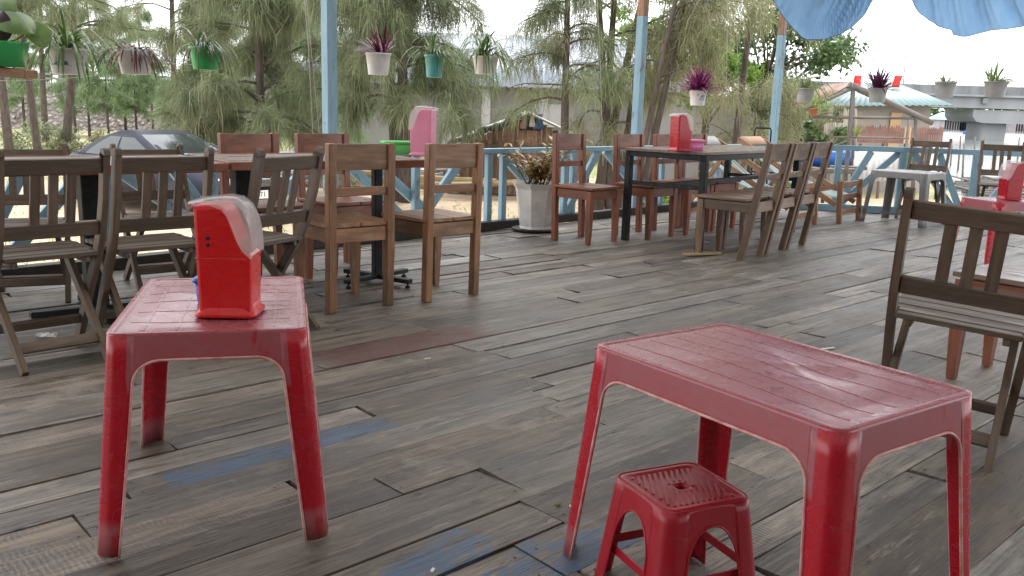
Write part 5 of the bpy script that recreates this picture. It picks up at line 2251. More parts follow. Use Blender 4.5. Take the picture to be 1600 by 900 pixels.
casuarina('big casuarina with long drooping sprays and dry wisps, left of the first blue post', ground_pt(405, 21), 7.5, .125, (-.01, 0), .12, 2.5, 52, 620, 1, 'needles', .017, (.3, .75), 0.1, .85, wisps=26)
casuarina('big casuarina with a forked dark trunk, right of the first blue post', ground_pt(632, 19.5), 7.0, .14, (.03, 0), .40, 2.7, 52, 600, 2, 'needles', .016, (.3, .7), 0.05, .85, trunks=2)
casuarina('thin casuarina with bare dark stem in front of the white roof', ground_pt(882, 17.5), 6.5, .085, (-.035, 0), .34, 1.7, 26, 270, 3, 'needles', .014, (.25, .55), 0, .8)
casuarina('slender casuarina with several stems, left of the middle blue post', ground_pt(940, 18.5), 7.0, .10, (.02, 0), .30, 2.0, 28, 230, 4, 'needles_tan', .014, (.25, .55), 0, .8, trunks=4)
casuarina('casuarina with two leaning stems, right of the middle blue post', ground_pt(1005, 17.0), 6.5, .068, (.19, .02), .50, 2.2, 28, 270, 5, 'needles_tan', .014, (.25, .6), 0, .8, trunks=2, side=.2)
casuarina('casuarina with a thick curved trunk behind the spider plant pot', ground_pt(100, 30), 10.0, -.0 + .15, (.05, 0), .38, 3.4, 36, 330, 6, 'needles', .021, (.3, .7), .45, .75)
casuarina('straight dark casuarina stem under the green pot at the left', ground_pt(62, 26), 8.5, .11, (-.05, 0), .45, 2.6, 24, 300, 7, 'needles', .020, (.3, .65), 0, .7)
casuarina('casuarina trunk at the left frame edge below the wood scrap', ground_pt(18, 24), 8.0, .12, (-.03, 0), .5, 2.6, 22, 280, 8, 'needles', .019, (.3, .65), 0, .7)
casuarina('leaning casuarina far behind the car boot', ground_pt(72, 38), 9.5, .13, (.03, 0), .4, 3.0, 26, 300, 9, 'needles', .026, (.3, .7), 0, .7)
casuarina('low bushy casuarina with thin stems right of the car', ground_pt(352, 27), 5.2, .10, (-.02, 0), .12, 2.2, 30, 480, 10, 'needles', .020, (.3, .6), 0, .8, trunks=3)
casuarina('light casuarina reaching over the top of the car', ground_pt(275, 42), 12.5, .16, (.02, 0), .42, 3.6, 28, 300, 11, 'needles_tan', .028, (.4, .8), 0, .8)
casuarina('small casuarina behind the first blue post foot', ground_pt(488, 26), 5.6, .09, (.01, 0), .14, 2.0, 26, 380, 12, 'needles_pale', .019, (.3, .6), 0, .8)
casuarina('light brown casuarina overhead between the wall and third post', ground_pt(1140, 19), 6.6, .09, (.02, 0), 0.62, 2.0, 18, 170, 13, 'needles_tan', .015, (.25, .6), 0, .85)
# low side branches over the grey wall
casuarina('tan casuarina shrub against the grey wall by the third post', ground_pt(1165, 21.5), 2.9, .05, (.03, 0), .35, 2.2, 18, 170, 14, 'needles_tan', .015, (.25, .5), 0, .6, group='tan shrubs by the grey wall', name='casuarina_shrub', cat='shrub')
casuarina('tan casuarina shrub at the right end of the grey wall', ground_pt(1252, 22), 2.35, .04, (0, 0), .3, 1.5, 14, 150, 15, 'needles_tan', .015, (.25, .5), 0, .6, group='tan shrubs by the grey wall', name='casuarina_shrub', cat='shrub')

# young pines in front of the stone bank: one model, copies with other sizes and turns
yp = casuarina('young pale pine before the stone bank, right above the car roof', ground_pt(170, 44), 3.9, .06, (0, 0), .32, 1.5, 18, 170, 21, 'needles_pale', .03, (.25, .5), 0, .45,
               name='young_pine', group='young pines before the stone bank')
for k, (px, Y, sc, lab) in enumerate(((214, 46, .95, 'young pale pine with a thin dark stem, under the mauve pot'), (240, 48, 1.1, 'young pale pine left of the bare bank patch'),
                                      (197, 47, 1.15, 'taller young pale pine behind the car roof'), (140, 45, 1.0, 'young pale pine beside the curved trunk'),
                                      (270, 42, .72, 'short young pine with low foliage left of the bank patch'), (325, 47, 1.05, 'young pale pine at the right end of the bank'),
                                      (40, 46, 1.1, 'young pale pine behind the left edge trunks'), (118, 49, 1.2, 'young pale pine above the rear of the car'))):
    g = ground_pt(px, Y)
    dup(yp, lab, g, k * 1.3, sc)
# trees on and behind the bank
ft = casuarina('tall far pine behind the stone bank at the left edge', ground_pt(-30, 66), 11, .14, (.02, 0), .15, 3.2, 30, 300, 31, 'needles_pale', .05, (.5, 1.0), 0, .6, name='far_pine', group='far pines behind the stone bank')
for k, (px, Y, sc, lab) in enumerate(((35, 70, .8, 'far pine behind the bank left of the bright sky gap'), (150, 72, .95, 'far pine behind the bank behind the curved trunk'), (225, 68, .75, 'far pine behind the bank above the mauve pot'),
                                      (335, 70, 1.0, 'far pine behind the bank above the green hanging pot'), (420, 66, 1.0, 'far pine behind the drooping casuarina'),
                                      (500, 72, 1.05, 'far pine hidden behind the first blue post'), (560, 70, .9, 'far pine behind the forked casuarina'), (100, 64, .7, 'far low pine behind the bank beside the leaning stem'))):
    dup(ft, lab, ground_pt(px, Y), k * 2.1 + .4, sc)


def broad_tree(label, base, H, r0, R, n, seed, size=.085, zc=None, mat='broad', name='broadleaf_tree', group=None, lean=(0, 0), cat='tree', clumps=26, flat=.75):
    rng = np.random.default_rng(seed)
    t = thing(name, label, cat, base, 0, group)
    tm = MB()
    top = V(lean[0] * H, lean[1] * H, H * .8)
    tm.tube([(0, 0, -.1), (top.x * .5, top.y * .5, H * .4), tuple(top)], [r0, r0 * .8, r0 * .4], 8)
    lv = Leaves()
    zc = zc or H * .75
    for c in range(clumps):
        a, rr_ = rng.uniform(0, 6.283), R * rng.uniform(.15, 1) ** .6
        z = zc + rng.normal() * R * .42 * flat
        cpos = np.array([top.x + rr_ * math.cos(a), top.y + rr_ * math.sin(a), z])
        st = np.array([top.x * .7, top.y * .7, H * rng.uniform(.4, .75)])
        tm.tube([tuple(st), tuple((st + cpos) / 2 + np.array([0, 0, .1])), tuple(cpos)], [r0 * .3, r0 * .2, .01], 5)
        m_ = n // clumps
        P = cpos + rng.normal(size=(m_, 3)) * np.array([.30, .30, .2]) * R * .42
        lv.plates(P, size * rng.uniform(.6, 1.3, m_), rng)
    tm.build('trunk', 'bark', t)
    lv.build('crown', mat, t)
    return t


b_ = ground_pt(1185, 25)
broad_tree('dark broadleaf tree spreading behind the third blue post', b_, 4.4, .16, 2.1, 9000, 41, .085, 3.75, 'broad', clumps=30, flat=.8)
broad_tree('pale green leafy tree left of the third blue post above the wall', ground_pt(1095, 24), 4.0, .12, 1.5, 5500, 42, .075, 3.1, 'bright', clumps=22)
broad_tree('bright green leafy bush behind the middle blue post top', ground_pt(1015, 22), 4.6, .08, 1.1, 3200, 43, .06, 4.0, 'bright', clumps=16)
broad_tree('low bright green bush beyond the railing by the middle post', ground_pt(1022, 13.5, GZ), 0.95, .02, .38, 1300, 44, .04, .65, 'bright', name='green_bush', cat='bush', clumps=12, group='bushes by the railing')
broad_tree('low green bush beyond the railing under the deck chairs', ground_pt(1215, 15, GZ), 1.0, .02, .6, 1800, 45, .04, .6, 'bright', name='green_bush', cat='bush', clumps=14, group='bushes by the railing')
broad_tree('low scrub at the foot of the curved casuarina trunk', ground_pt(75, 31, GZ), 1.0, .03, 1.5, 2600, 46, .07, .40, 'needles', name='green_bush', cat='bush', clumps=20, group='scrub behind the car')
broad_tree('low scrub behind the rear of the car', ground_pt(128, 30, GZ), .6, .03, .9, 1200, 47, .07, .28, 'needles_tan', name='green_bush', cat='bush', clumps=16, group='scrub behind the car')
broad_tree('small dark bush under the flowering pot beside the timber shelter', ground_pt(1283, 19, GZ), 2.1, .04, .55, 1600, 48, .05, 1.6, 'broad', name='green_bush', cat='bush', clumps=12)


# ------------------------------------------------------------------ stone bank, car, buildings
def stone_bank():
    m = MB()
    y0 = 51
    vs, fs = [], []
    rng = np.random.default_rng(5)
    prof = [(0, 0, -.2), (0.6, 0, .35), (1.4, 0, .9), (2.2, 0, 1.45), (3.0, 0, 1.95), (3.8, 0, 2.35), (4.6, 0, 2.6), (9, 0, 2.65)]
    X = np.arange(-62, 9, .55)
    n = len(prof)
    for x in X:
        for k, (dy, _, z) in enumerate(prof):
            j = .14 if 0 < k < n - 1 else 0
            vs.append((x + rng.normal() * j, y0 + dy + rng.normal() * j + .05 * x * 0, GZ + z + rng.normal() * j))
    for i in range(len(X) - 1):
        for k in range(n - 1):
            o = i * n + k
            fs.append((o, o + n, o + n + 1, o + 1))
    m.add(vs, fs)
    tag(m.build('stone_embankment', 'stone'), kind='structure')  # the sloped stone embankment that carries the guard rail
    t = thing('guard_rail', 'low pale guard rail along the top of the stone bank', 'guard rail', (0, 0, 0))
    m = MB()
    for z in (.28, .55):
        m.bar((-60, y0 + 5, GZ + 2.62 + z), (8, y0 + 5, GZ + 2.62 + z), .06, .12)
    m.build('rail', 'concrete', t)
    m = MB()
    for k in range(34):
        m.box((-60 + k * 2, y0 + 5.06, GZ + 2.95), (.14, .12, .75), .005)
    q = m.build('rail_support', 'concrete', t)


stone_bank()


def car():
    hd = math.atan2(-.6, .8)
    t = thing('parked_car', 'dark blue saloon car parked on the sand behind the folding chairs', 'car', (-6.45, 16.9, GZ), hd)
    t.scale = (1.10, 1.05, 1.0)
    st = [(-2.27, .62, .42, .80), (-2.22, .74, .30, .93), (-1.9, .84, .26, 1.00), (-1.2, .885, .22, 1.00), (-.3, .895, .20, .97), (.6, .895, .20, .95), (1.15, .885, .20, .93), (1.75, .85, .22, .84), (2.12, .78, .26, .74), (2.25, .66, .34, .62)]
    loops = []
    for x, hw, zb, zt in st:
        half = [(hw * .80, zb), (hw * .97, zb + .10), (hw, .50), (hw, (zt + .5) / 2 + .02), (hw * .965, zt - .09), (hw * .86, zt - .015), (hw * .45, zt + .015)]
        loops.append([V(x, y, z) for y, z in half] + [V(x, -y, z) for y, z in half[::-1]])
    m = MB()
    m.loft(loops, True)
    body = m.build('body', 'car_paint', t)
    # cabin
    lv = [(.90, -1.95, 1.12, .79), (1.05, -1.72, .82, .745), (1.22, -1.38, .40, .675), (1.36, -1.02, .02, .60), (1.43, -.78, -.18, .52), (1.455, -.62, -.32, .40)]
    def cab(v, ex=0.0):
        f = min(max((v - .90) / .0001, 0), 1)
        for a, b in zip(lv, lv[1:]):
            if v <= b[0]:
                s_ = (v - a[0]) / (b[0] - a[0])
                return [a[i] + (b[i] - a[i]) * s_ for i in range(4)]
        return list(lv[-1])
    m = MB()
    m.loft([[V(x, y, z) for x, y in rrect((xf - xb) / 2, hw, .16 if z < 1.4 else .12, 5, (xf + xb) / 2, 0)] for z, xb, xf, hw in lv], True)
    m.build('cabin', 'car_paint', t)
    def patch(name, rows, mat, nrm):
        mm = MB()
        n = len(rows[0])
        vs = [p + nrm for r in rows for p in r]
        fs = [(i * n + k, i * n + k + 1, i * n + n + k + 1, i * n + n + k) for i in range(len(rows) - 1) for k in range(n - 1)]
        mm.add(vs, fs, None, True)
        return mm.build(name, mat, t)
    zs = [.955, 1.05, 1.14, 1.22, 1.30, 1.375]
    rows, rows2 = [], []
    for z in zs:
        _, xb, xf, hw = cab(z)
        rows.append([V(xf - .06 * (abs(k) / 4) ** 2.5, hw * .88 * k / 4, z) for k in range(-4, 5)])
        rows2.append([V(xb + .06 * (abs(k) / 4) ** 2.5, hw * .86 * k / 4, z) for k in range(-4, 5)])
    patch('windscreen', rows, 'car_glass', V(.012, 0, .012))
    patch('rear_window', rows2, 'car_glass', V(-.012, 0, .012))
    for sy in (-1, 1):
        for a0, a1 in ((.10, .46), (.49, .80)):
            rows = []
            for z in (.985, 1.08, 1.17, 1.25, 1.33):
                _, xb, xf, hw = cab(z)
                k0, k1 = xf - .20 - (1 - 0) * 0, xb + .22
                rows.append([V(k0 + (k1 - k0) * (a0 + (a1 - a0) * q / 4 - .1) / .75, sy * (hw + .004), z) for q in range(5)])
            patch('side_window', rows, 'car_glass', V(0, sy * .004, 0))
        m = MB()
        m.box((-.18, sy * .905, .62), (.012, .008, .62), .002)
        m.box((-1.18, sy * .893, .68), (.012, .008, .52), .002)
        m.build('door_gap', 'dark_void', body)
        m = MB()
        for x in (-.32, -1.05):
            m.box((x, sy * .912, .80), (.20, .025, .035), .006)
        m.build('door_handle', 'chrome', t)
        m = MB()
        m.loft([[V(.72 + dx, sy * y, .98 + dz) for dx, dz in ((-.05, -.05), (.06, -.05), (.05, .06), (-.05, .06))] for y in (.86, .93, 1.04)], True)
        m.build('wing_mirror', 'car_paint', t)
        for x in (1.38, -1.36):
            m = MB()
            m.lathe([(.35, -.02), (.35, .02)], (0, 0, 0), 24)
            q = m.build('wheel_arch', 'dark_void', t)
            q.rotation_euler = (rad(90), 0, 0)
            q.location = (x, sy * .885, .33)
            m = MB()
            m.lathe([(.20, -.10), (.30, -.105), (.325, -.07), (.325, .07), (.30, .105), (.20, .10)], (0, 0, 0), 30, caps=False)
            q = m.build('wheel', 'tyre', t)
            q.rotation_euler = (rad(90), 0, 0)
            q.location = (x, sy * .795, .325)
            m = MB()
            ff = -sy
            m.lathe([(.215, .06 * ff), (.215, .095 * ff), (.19, .095 * ff), (.18, .07 * ff)], (0, 0, 0), 26, caps=False)
            for k in range(9):
                a = k * 2 * math.pi / 9
                m.bar((.03 * math.cos(a), .03 * math.sin(a), .085 * ff), (.20 * math.cos(a), .20 * math.sin(a), .085 * ff), .04, .02, (0, 0, 1))
            m.lathe([(.05, .07 * ff), (.05, .10 * ff), (.001, .105 * ff)], (0, 0, 0), 14)
            m.lathe([(.21, .03 * ff), (.001, .03 * ff)], (0, 0, 0), 20, caps=False)
            m.build('rim', 'alloy', q)
        m = MB()
        m.loft([[V(2.24 - .16 * a - .03 * b, sy * (.42 + .30 * a), .68 + (.075 if c else -.075) * (1 - .3 * a) + .02 * a) for b, c in ((0, 0), (1, 1), (3, 1), (3, 0))] for a in (0, .5, 1)], True)
        m.build('headlight', 'lamp_glass', t)
        m = MB()
        m.lathe([(.05, 0), (.05, .03)], (0, 0, 0), 12)
        q = m.build('fog_light', 'lamp_glass', t)
        q.rotation_euler = (0, rad(90), 0)
        q.location = (2.17, sy * .58, .36)
    m = MB()
    m.box((2.265, 0, .66), (.05, .60, .13), .02)
    g = m.build('grille', 'black_plastic', t)
    m = MB()
    for k in range(5):
        m.box((2.292, 0, .612 + .024 * k), (.012, .56, .008), .002)
    m.box((2.29, 0, .73), (.02, .62, .02), .006)
    m.build('grille_bar', 'chrome', g)
    m = MB()
    m.box((2.25, 0, .32), (.06, 1.0, .14), .02)
    m.build('air_intake', 'black_plastic', t)
    m = MB()
    m.box((2.30, 0, .47), (.012, .44, .14), .004)
    pl = m.build('number_plate', 'plate', t)
    cu = bpy.data.curves.new('plate_number', 'FONT')
    cu.body = '5 5071'
    cu.size = .125
    cu.align_x, cu.align_y = 'CENTER', 'CENTER'
    cu.extrude = .001
    cu.materials.append(MAT['black_plastic'])
    tmp = bpy.data.objects.new('plate_number_curve', cu)
    COL.objects.link(tmp)
    bpy.context.view_layer.update()
    me = bpy.data.meshes.new_from_object(tmp.evaluated_get(bpy.context.evaluated_depsgraph_get()))
    bpy.data.objects.remove(tmp)
    o = bpy.data.objects.new('plate_number', me)
    COL.objects.link(o)
    o.parent = pl
    o.location = (2.308, 0, .47)
    o.rotation_euler = (rad(90), 0, rad(90))


car()


def corrugated(m, a, b, c, d, pitch=.15, amp=.02, n=None):
    """wavy sheet over the quad a-b (eave), d-c (ridge); waves run up the slope"""
    a, b, c, d = map(Vector, (a, b, c, d))
    L = (b - a).length
    n = n or max(8, int(L / pitch * 4))
    nr = (b - a).cross(d - a).normalized()
    vs, fs = [], []
    for i in range(n + 1):
        s_ = i / n
        o = nr * (amp * math.sin(2 * math.pi * s_ * L / pitch))
        vs += [a + (b - a) * s_ + o, d + (c - d) * s_ + o]
    for i in range(n):
        fs.append((2 * i, 2 * i + 2, 2 * i + 3, 2 * i + 1))
    m.add(vs, fs, None, True)


def wall_box(name, x0, x1, y0, y1, z0, z1, mat, parent):
    m = MB()
    m.box(((x0 + x1) / 2, (y0 + y1) / 2, (z0 + z1) / 2), (abs(x1 - x0), abs(y1 - y0), z1 - z0), .01)
    return m.build(name, mat, parent)


def warehouse():
    Y0, Y1 = 36, 44
    e0, e1 = at(470, 141, Y0), at(1075, 137, Y0)
    t = thing('warehouse', 'long concrete building with a pale sheet roof behind the casuarinas', 'building', (0, 0, 0))
    wall_box('wall', e0.x, e1.x, Y0, Y1 + 7, GZ - .2, 1.72, 'concrete', t)
    for px in (700, 760, 850):
        x = at(px, 150, Y0).x
        m = MB()
        m.box((x, Y0 - .08, .36), (.35, .2, 2.7), .01)
        m.build('pilaster', 'grey_wall', t)
    w0 = at(800, 150, Y0)
    m = MB()
    m.box((w0.x + 1.2, Y0 - .02, .75), (1.5, .12, .9), .01)
    m.build('window', 'grey_wall', t)
    m = MB()
    rz_ = 4.35
    corrugated(m, (e0.x - .5, Y0 - .6, 1.80), (e1.x + 1.2, Y0 - .6, 1.80), (at(1052, 70, Y1).x, Y1, rz_), (at(530, 90, Y1).x, Y1, rz_), .25, .03)
    corrugated(m, (e0.x - .5, Y1 + 8.6, 1.80), (e1.x + 1.2, Y1 + 8.6, 1.80), (at(1052, 70, Y1).x, Y1, rz_), (at(530, 90, Y1).x, Y1, rz_), .25, .03)
    corrugated(m, (e1.x + 1.2, Y0 - .6, 1.80), (e1.x + 1.2, Y1 + 8.6, 1.80), (at(1052, 70, Y1).x + .01, Y1 + .01, rz_), (at(1052, 70, Y1).x + .01, Y1 - .01, rz_), .25, .03)
    solid(m.build('roof', 'white_roof', t), .02)


warehouse()

t = thing('grey_wall', 'plain grey rendered wall behind the deck chairs and third post', 'wall', (0, 0, 0))
a_, b_ = at(1035, 160, 27), at(1278, 160, 25.5)
m = MB()
m.bar((a_.x, 27, .25), (b_.x, 25.5, .25), .18, 2.6, (0, 0, 1))
m.build('wall_face', 'grey_wall', t)
t = thing('tiled_shed', 'shed with a pale wavy roof just right of the third post', 'shed', (0, 0, 0))
a_, b_ = at(1170, 140, 31), at(1268, 140, 31)
wall_box('wall', a_.x + .2, b_.x - .1, 31.3, 34, GZ, 1.75, 'grey_wall', t)
m = MB()
corrugated(m, (a_.x, 31, at(1200, 143, 31).z), (b_.x, 31, at(1260, 143, 31).z), (b_.x - .2, 33, at(1260, 118, 33).z), (a_.x, 33, at(1200, 118, 33).z), .3, .05)
solid(m.build('roof', 'white_roof', t), .02)


def brown_hut():
    Y = 21.5
    t = thing('plank_hut', 'low brown plank hut with a ragged black tarpaulin roof edge', 'hut', (0, 0, 0))
    L, R_, apex = at(702, 222, Y), at(925, 224, Y), at(824, 176, Y)
    x = L.x + .25
    m = MB()
    rnd = random.Random(2)
    while x < R_.x - .1:
        w = rnd.uniform(.09, .15)
        s_ = (x - L.x) / (apex.x - L.x) if x < apex.x else (R_.x - x) / (R_.x - apex.x)
        zt = L.z + (apex.z - L.z) * min(1, max(0, s_)) - .10
        m.box((x + w / 2, Y + rnd.uniform(-.008, .008), (GZ + zt) / 2), (w - .006, .025, zt - GZ), .003)
        x += w
    m.build('gable_wall', 'wood_hut', t)
    m = MB()
    m.bar((L.x + .4, Y - .03, at(790, 228, Y).z), (R_.x - .2, Y - .03, at(790, 228, Y).z), .03, .05)
    m.build('batten', 'wood_dark', t)
    wall_box('side_wall', L.x + .3, R_.x - .2, Y + .1, Y + 3.4, GZ, L.z - .05, 'wood_hut', t)
    # roof: two slopes of tin, black sheeting rolled over the left verge
    m = MB()
    corrugated(m, (L.x, Y - .25, L.z), (L.x, Y + 3.6, L.z), (apex.x, Y + 3.6, apex.z), (apex.x, Y - .25, apex.z), .2, .02)
    corrugated(m, (R_.x, Y - .25, R_.z), (R_.x, Y + 3.6, R_.z), (apex.x, Y + 3.6, apex.z), (apex.x, Y - .25, apex.z), .2, .02)
    solid(m.build('roof', 'old_tin', t), .02)
    m = MB()
    pts = [L + (apex - L) * s_ + V(0, -.32, .03 * math.sin(17 * s_) - .05) for s_ in np.linspace(0, .93, 22)]
    rs = [.055 + .05 * s_ + .022 * math.sin(31 * s_) for s_ in np.linspace(0, 1, 22)]
    m.tube(pts, rs, 9)
    m.build('tarpaulin_roll', 'tarp_black', t)
    # opening in the gable top with hanging clothes
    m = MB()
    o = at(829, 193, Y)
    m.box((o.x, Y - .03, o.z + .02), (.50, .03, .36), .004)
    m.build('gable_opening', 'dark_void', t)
    for px, w, h, mt, lab in ((818, .12, .34, 'cloth_pink', 'pink cloth hanging in the gable opening of the plank hut'), (832, .11, .30, 'cloth_white', 'white cloth hanging in the middle of the hut gable opening'),
                              (843, .17, .36, 'cloth_blue', 'dark blue cloth hanging at the right of the hut gable')):
        q = at(px, 178, Y - .12)
        m = MB()
        vs, fs = [], []
        for j in range(7):
            for i in range(7):
                vs.append((q.x + (i - 3) / 6 * w * (1 - .25 * math.sin(j)), Y - .12 + .025 * math.sin(i * 2.1 + j), q.z - h * j / 6))
        for j in range(6):
            for i in range(6):
                k = j * 7 + i
                fs.append((k, k + 1, k + 8, k + 7))
        m.add(vs, fs, None, True)
        tag(solid(m.build('hanging_cloth', mt), .006), lab, 'cloth', 'clothes hanging in the hut gable')


brown_hut()


def yard():
    # two long bamboo poles lying on trestles of rubble
    for k, (p0, p1, lab) in enumerate((((560, 270, 22), (775, 283, 20.5), 'long yellow bamboo pole lying in front of the rubble heap'), ((640, 291, 20), (860, 281, 21), 'second bamboo pole lying lower, reaching behind the white planter'))):
        a, b = at(*p0), at(*p1)
        m = MB()
        m.tube([a, (a + b) / 2 + V(0, 0, -.03), b], [.075, .07, .06], 10)
        tag(m.build('bamboo_pole', 'wood_bamboo'), lab, 'pole', 'bamboo poles on the sand')
    # the rubble heap: rocks beyond counting
    rng = np.random.default_rng(8)
    m = MB()
    for k in range(520):
        px = rng.uniform(430, 770)
        Y = rng.uniform(21.5, 27.0)
        g = ground_pt(px, Y)
        h = .62 * math.exp(-((px - 590) / 130) ** 2) * (1 - ((Y - 24.3) / 3.2) ** 2)
        r = rng.uniform(.05, .17)
        c = V(g.x, Y, GZ + max(0, h) * rng.uniform(.6, 1) + r * .3)
        q = [V(*(rng.normal(size=3))) for _ in range(1)]
        vs = []
        for sx in (-1, 1):
            for sy in (-1, 1):
                for sz in (-1, 1):
                    vs.append(c + V(sx * r * rng.uniform(.6, 1.2), sy * r * rng.uniform(.6, 1.2), sz * r * rng.uniform(.4, .9)))
        m.add(vs, [(0, 1, 3, 2), (4, 6, 7, 5), (0, 4, 5, 1), (2, 3, 7, 6), (0, 2, 6, 4), (1, 5, 7, 3)])
    tag(m.build('rubble', 'rubble'), kind='stuff')
    # grass tufts on the yard
    lv = Leaves()
    n = 9000
    px = rng.uniform(-60, 1000, n)
    P = []
    for k in range(n):
        Y = rng.uniform(13.5, 34) if k % 3 else rng.uniform(10.5, 16)
        g = V((px[k] - 800) / FPX * Y, Y, GZ)
        if math.sin(g.x * 1.1 + 2) * math.sin(g.y * .8 + g.x * .3) < (.35 if Y < 22 else -.1):
            continue
        P.append(g)
    P = np.array([tuple(p) for p in P]) + np.array([0, 0, -.01])
    k = len(P)
    D = rng.normal(size=(k, 3)) * .5 + np.array([0, 0, 1])
    lv.sprays(P, D, rng.uniform(.05, .16, k), np.full(k, .014), rng.uniform(.1, .5, k), rng)
    o = lv.build('grass', 'bright', None)
    tag(o, kind='stuff')
    # a few leafy weeds by the deck edge
    for i, (x, y, lab) in enumerate(((195, 403, 'small green weed on the sand under the second folding chair'), (245, 405, 'small green weed right of the second folding chair legs'))):
        g = gp(x, y, GZ)
        rnd = random.Random(i)
        lvs = [((0, 0, 0), (rnd.uniform(-1, 1), rnd.uniform(-1, 1), 1.0), rnd.uniform(.12, .24), .035, 1.3) for _ in range(12)]
        t = foliage('weed_plant', lvs, 'bright', None, 4)
        t.location = g
        tag(t, lab, 'weed', 'weeds on the sand')


yard()


def shelter():
    Y = 14.5
    t = thing('timber_shelter', 'open gable frame of weathered poles with rusty roofing over the water edge', 'shelter', (0, 0, 0))
    def pole(name, a, b, r=.045, mat='wood_raw'):
        m = MB()
        r *= .68
        m.tube([a, (Vector(a) + Vector(b)) / 2 + V(.01, 0, .0), b], [r, r * .95, r * .85], 8)
        return m.build(name, mat, t)
    ap = at(1331, 136, Y)
    pole('post', at(1316, 330, Y), ap + V(.02, 0, -.02), .055)
    pole('post', at(1424, 330, Y + .0), at(1431, 180, Y), .05)
    pole('post', at(1407, 300, Y + 1.6), at(1420, 186, Y + 1.6), .04)
    pole('post', at(1331, 300, Y + 2.2), at(1334, 140, Y + 2.2), .045)
    pole('tie_beam', at(1268, 183, Y), at(1440, 185, Y), .035)
    pole('rafter', ap + V(-.05, 0, .04), at(1452, 192, Y) + V(.05, 0, 0), .075)
    pole('rafter', ap + V(.1, 0, -.06), at(1456, 189, Y) + V(0, 0, -.05), .03)
    pole('rafter', at(1255, 172, Y), ap + V(.1, 0, .03), .05)
    pole('rail', at(1300, 214, Y), at(1420, 216, Y), .025)
    pole('brace', at(1290, 232, Y + .3), at(1345, 212, Y + .3), .022)
    back = V(0, 1.3, 0)
    m = MB()
    l, a = at(1276, 160, Y), ap + V(0, 0, .06)
    corrugated(m, l, l + back, a + back, a, .18, .02)
    solid(m.build('roof_sheet', 'rust_roof', t), .015)
    m = MB()
    r_ = at(1450, 189, Y)
    corrugated(m, r_ + V(-.3, .0, .16), r_ + back * .5 + V(-.3, 0, .16), a + back * .5, a, .18, .02)
    pole('ridge_pole', a + V(0, -.1, -.05), a + back + V(0, .1, -.05), .04)


shelter()


def teal_house():
    Y = 25
    t = thing('teal_roof_house', 'plastered house with a teal sheet roof beside the water', 'house', (0, 0, 0))
    l, r_, ap = at(1300, 166, Y), at(1488, 165, Y), at(1396, 131, Y + 3)
    xb = l.x
    zb = GZ - .6
    wall_box('wall', xb + .3, r_.x - .35, Y + .5, Y + 5.5, GZ - 1.6, l.z + .12, 'house_wall', t)
    m = MB()
    corrugated(m, (xb, Y, l.z), (r_.x, Y, r_.z), (ap.x + .1, Y + 3, ap.z), (ap.x - .9, Y + 3, ap.z), .18, .02)
    corrugated(m, (xb, Y + 6, l.z), (r_.x, Y + 6, r_.z), (ap.x + .1, Y + 3, ap.z), (ap.x - .9, Y + 3, ap.z), .18, .02)
    corrugated(m, (r_.x, Y, r_.z), (r_.x, Y + 6, r_.z), (ap.x + .1, Y + 3.01, ap.z), (ap.x + .1, Y + 2.99, ap.z), .18, .02)
    corrugated(m, (xb, Y, l.z), (xb, Y + 6, l.z), (ap.x - .9, Y + 3.01, ap.z), (ap.x - .9, Y + 2.99, ap.z), .18, .02)
    solid(m.build('roof', 'teal_roof', t), .02)
    m = MB()
    d = at(1398, 190, Y + .5)
    m.box((d.x, Y + .46, d.z - .25), (.30, .06, 1.0), .01)
    m.build('door_panel', 'orange_wall', t)
    m = MB()
    d = at(1307, 188, Y + .5)
    m.box((d.x + .05, Y + .44, d.z), (.34, .05, .62), .01)
    w = m.build('window', 'dark_void', t)
    m = MB()
    m.box((d.x - .22, Y + .42, d.z - .05), (.12, .07, .9), .01)
    m.build('frame', 'cloth_white', w)
    # two red flags on the roof
    for px, lab in ((1339, 'red cloth flag on the left of the teal roof'), (1399, 'red cloth flag on the peak of the teal roof')):
        q = at(px, 131, Y + 2.2)
        m = MB()
        vs, fs = [], []
        for j in range(5):
            for i in range(4):
                vs.append((q.x + (i - 1.5) * .075 + .02 * j * (1 if px > 1350 else .1), Y + 2.2 + .02 * math.sin(i * 2 + j), q.z - .1 + .085 * j))
        for j in range(4):
            for i in range(3):
                o = j * 4 + i
                fs.append((o, o + 1, o + 5, o + 4))
        m.add(vs, fs, None, True)
        tag(solid(m.build('red_flag', 'flag_red'), .01), lab, 'flag', 'red flags on the teal roof')
    # reddish picket fence in front
    t = thing('picket_fence', 'faded red picket fence along the front of the teal roofed house', 'fence', (0, 0, 0))
    a, b = at(1338, 200, Y - 1.5), at(1473, 203, Y - 1.0)
    rnd = random.Random(1)
    for k in range(38):
        s_ = k / 37
        p = a + (b - a) * s_
        m = MB()
        zt = p.z + rnd.uniform(-.03, .03) + .03
        z0 = at(1400, 224, Y - 1.3).z
        w = .024
        m.prism([(p.x - w, z0), (p.x + w, z0), (p.x + w, zt), (p.x, zt + .05), (p.x - w, zt)], 1, p.y - .01, p.y + .01)
        m.build('picket', 'fence_red' if k not in (21, 22, 23) else 'orange_wall', t)
    m = MB()
    z1 = at(1400, 222, Y - 1.3).z
    m.bar((a.x, a.y + .03, z1), (b.x, b.y + .03, z1), .03, .07)
    m.bar((a.x, a.y + .03, a.z - .1), (b.x, b.y + .03, a.z - .1), .03, .05)
    m.build('fence_rail', 'fence_red', t)
    m = MB()
    for px in (1345, 1380, 1415, 1450, 1472):
        p = at(px, 224, Y - 1.2)
        m.tube([(p.x, Y - 1.2, p.z), (p.x, Y - 1.2, GZ - 1.6)], .04, 7)
    m.build('stilt', 'wood_dark', t)


teal_house()


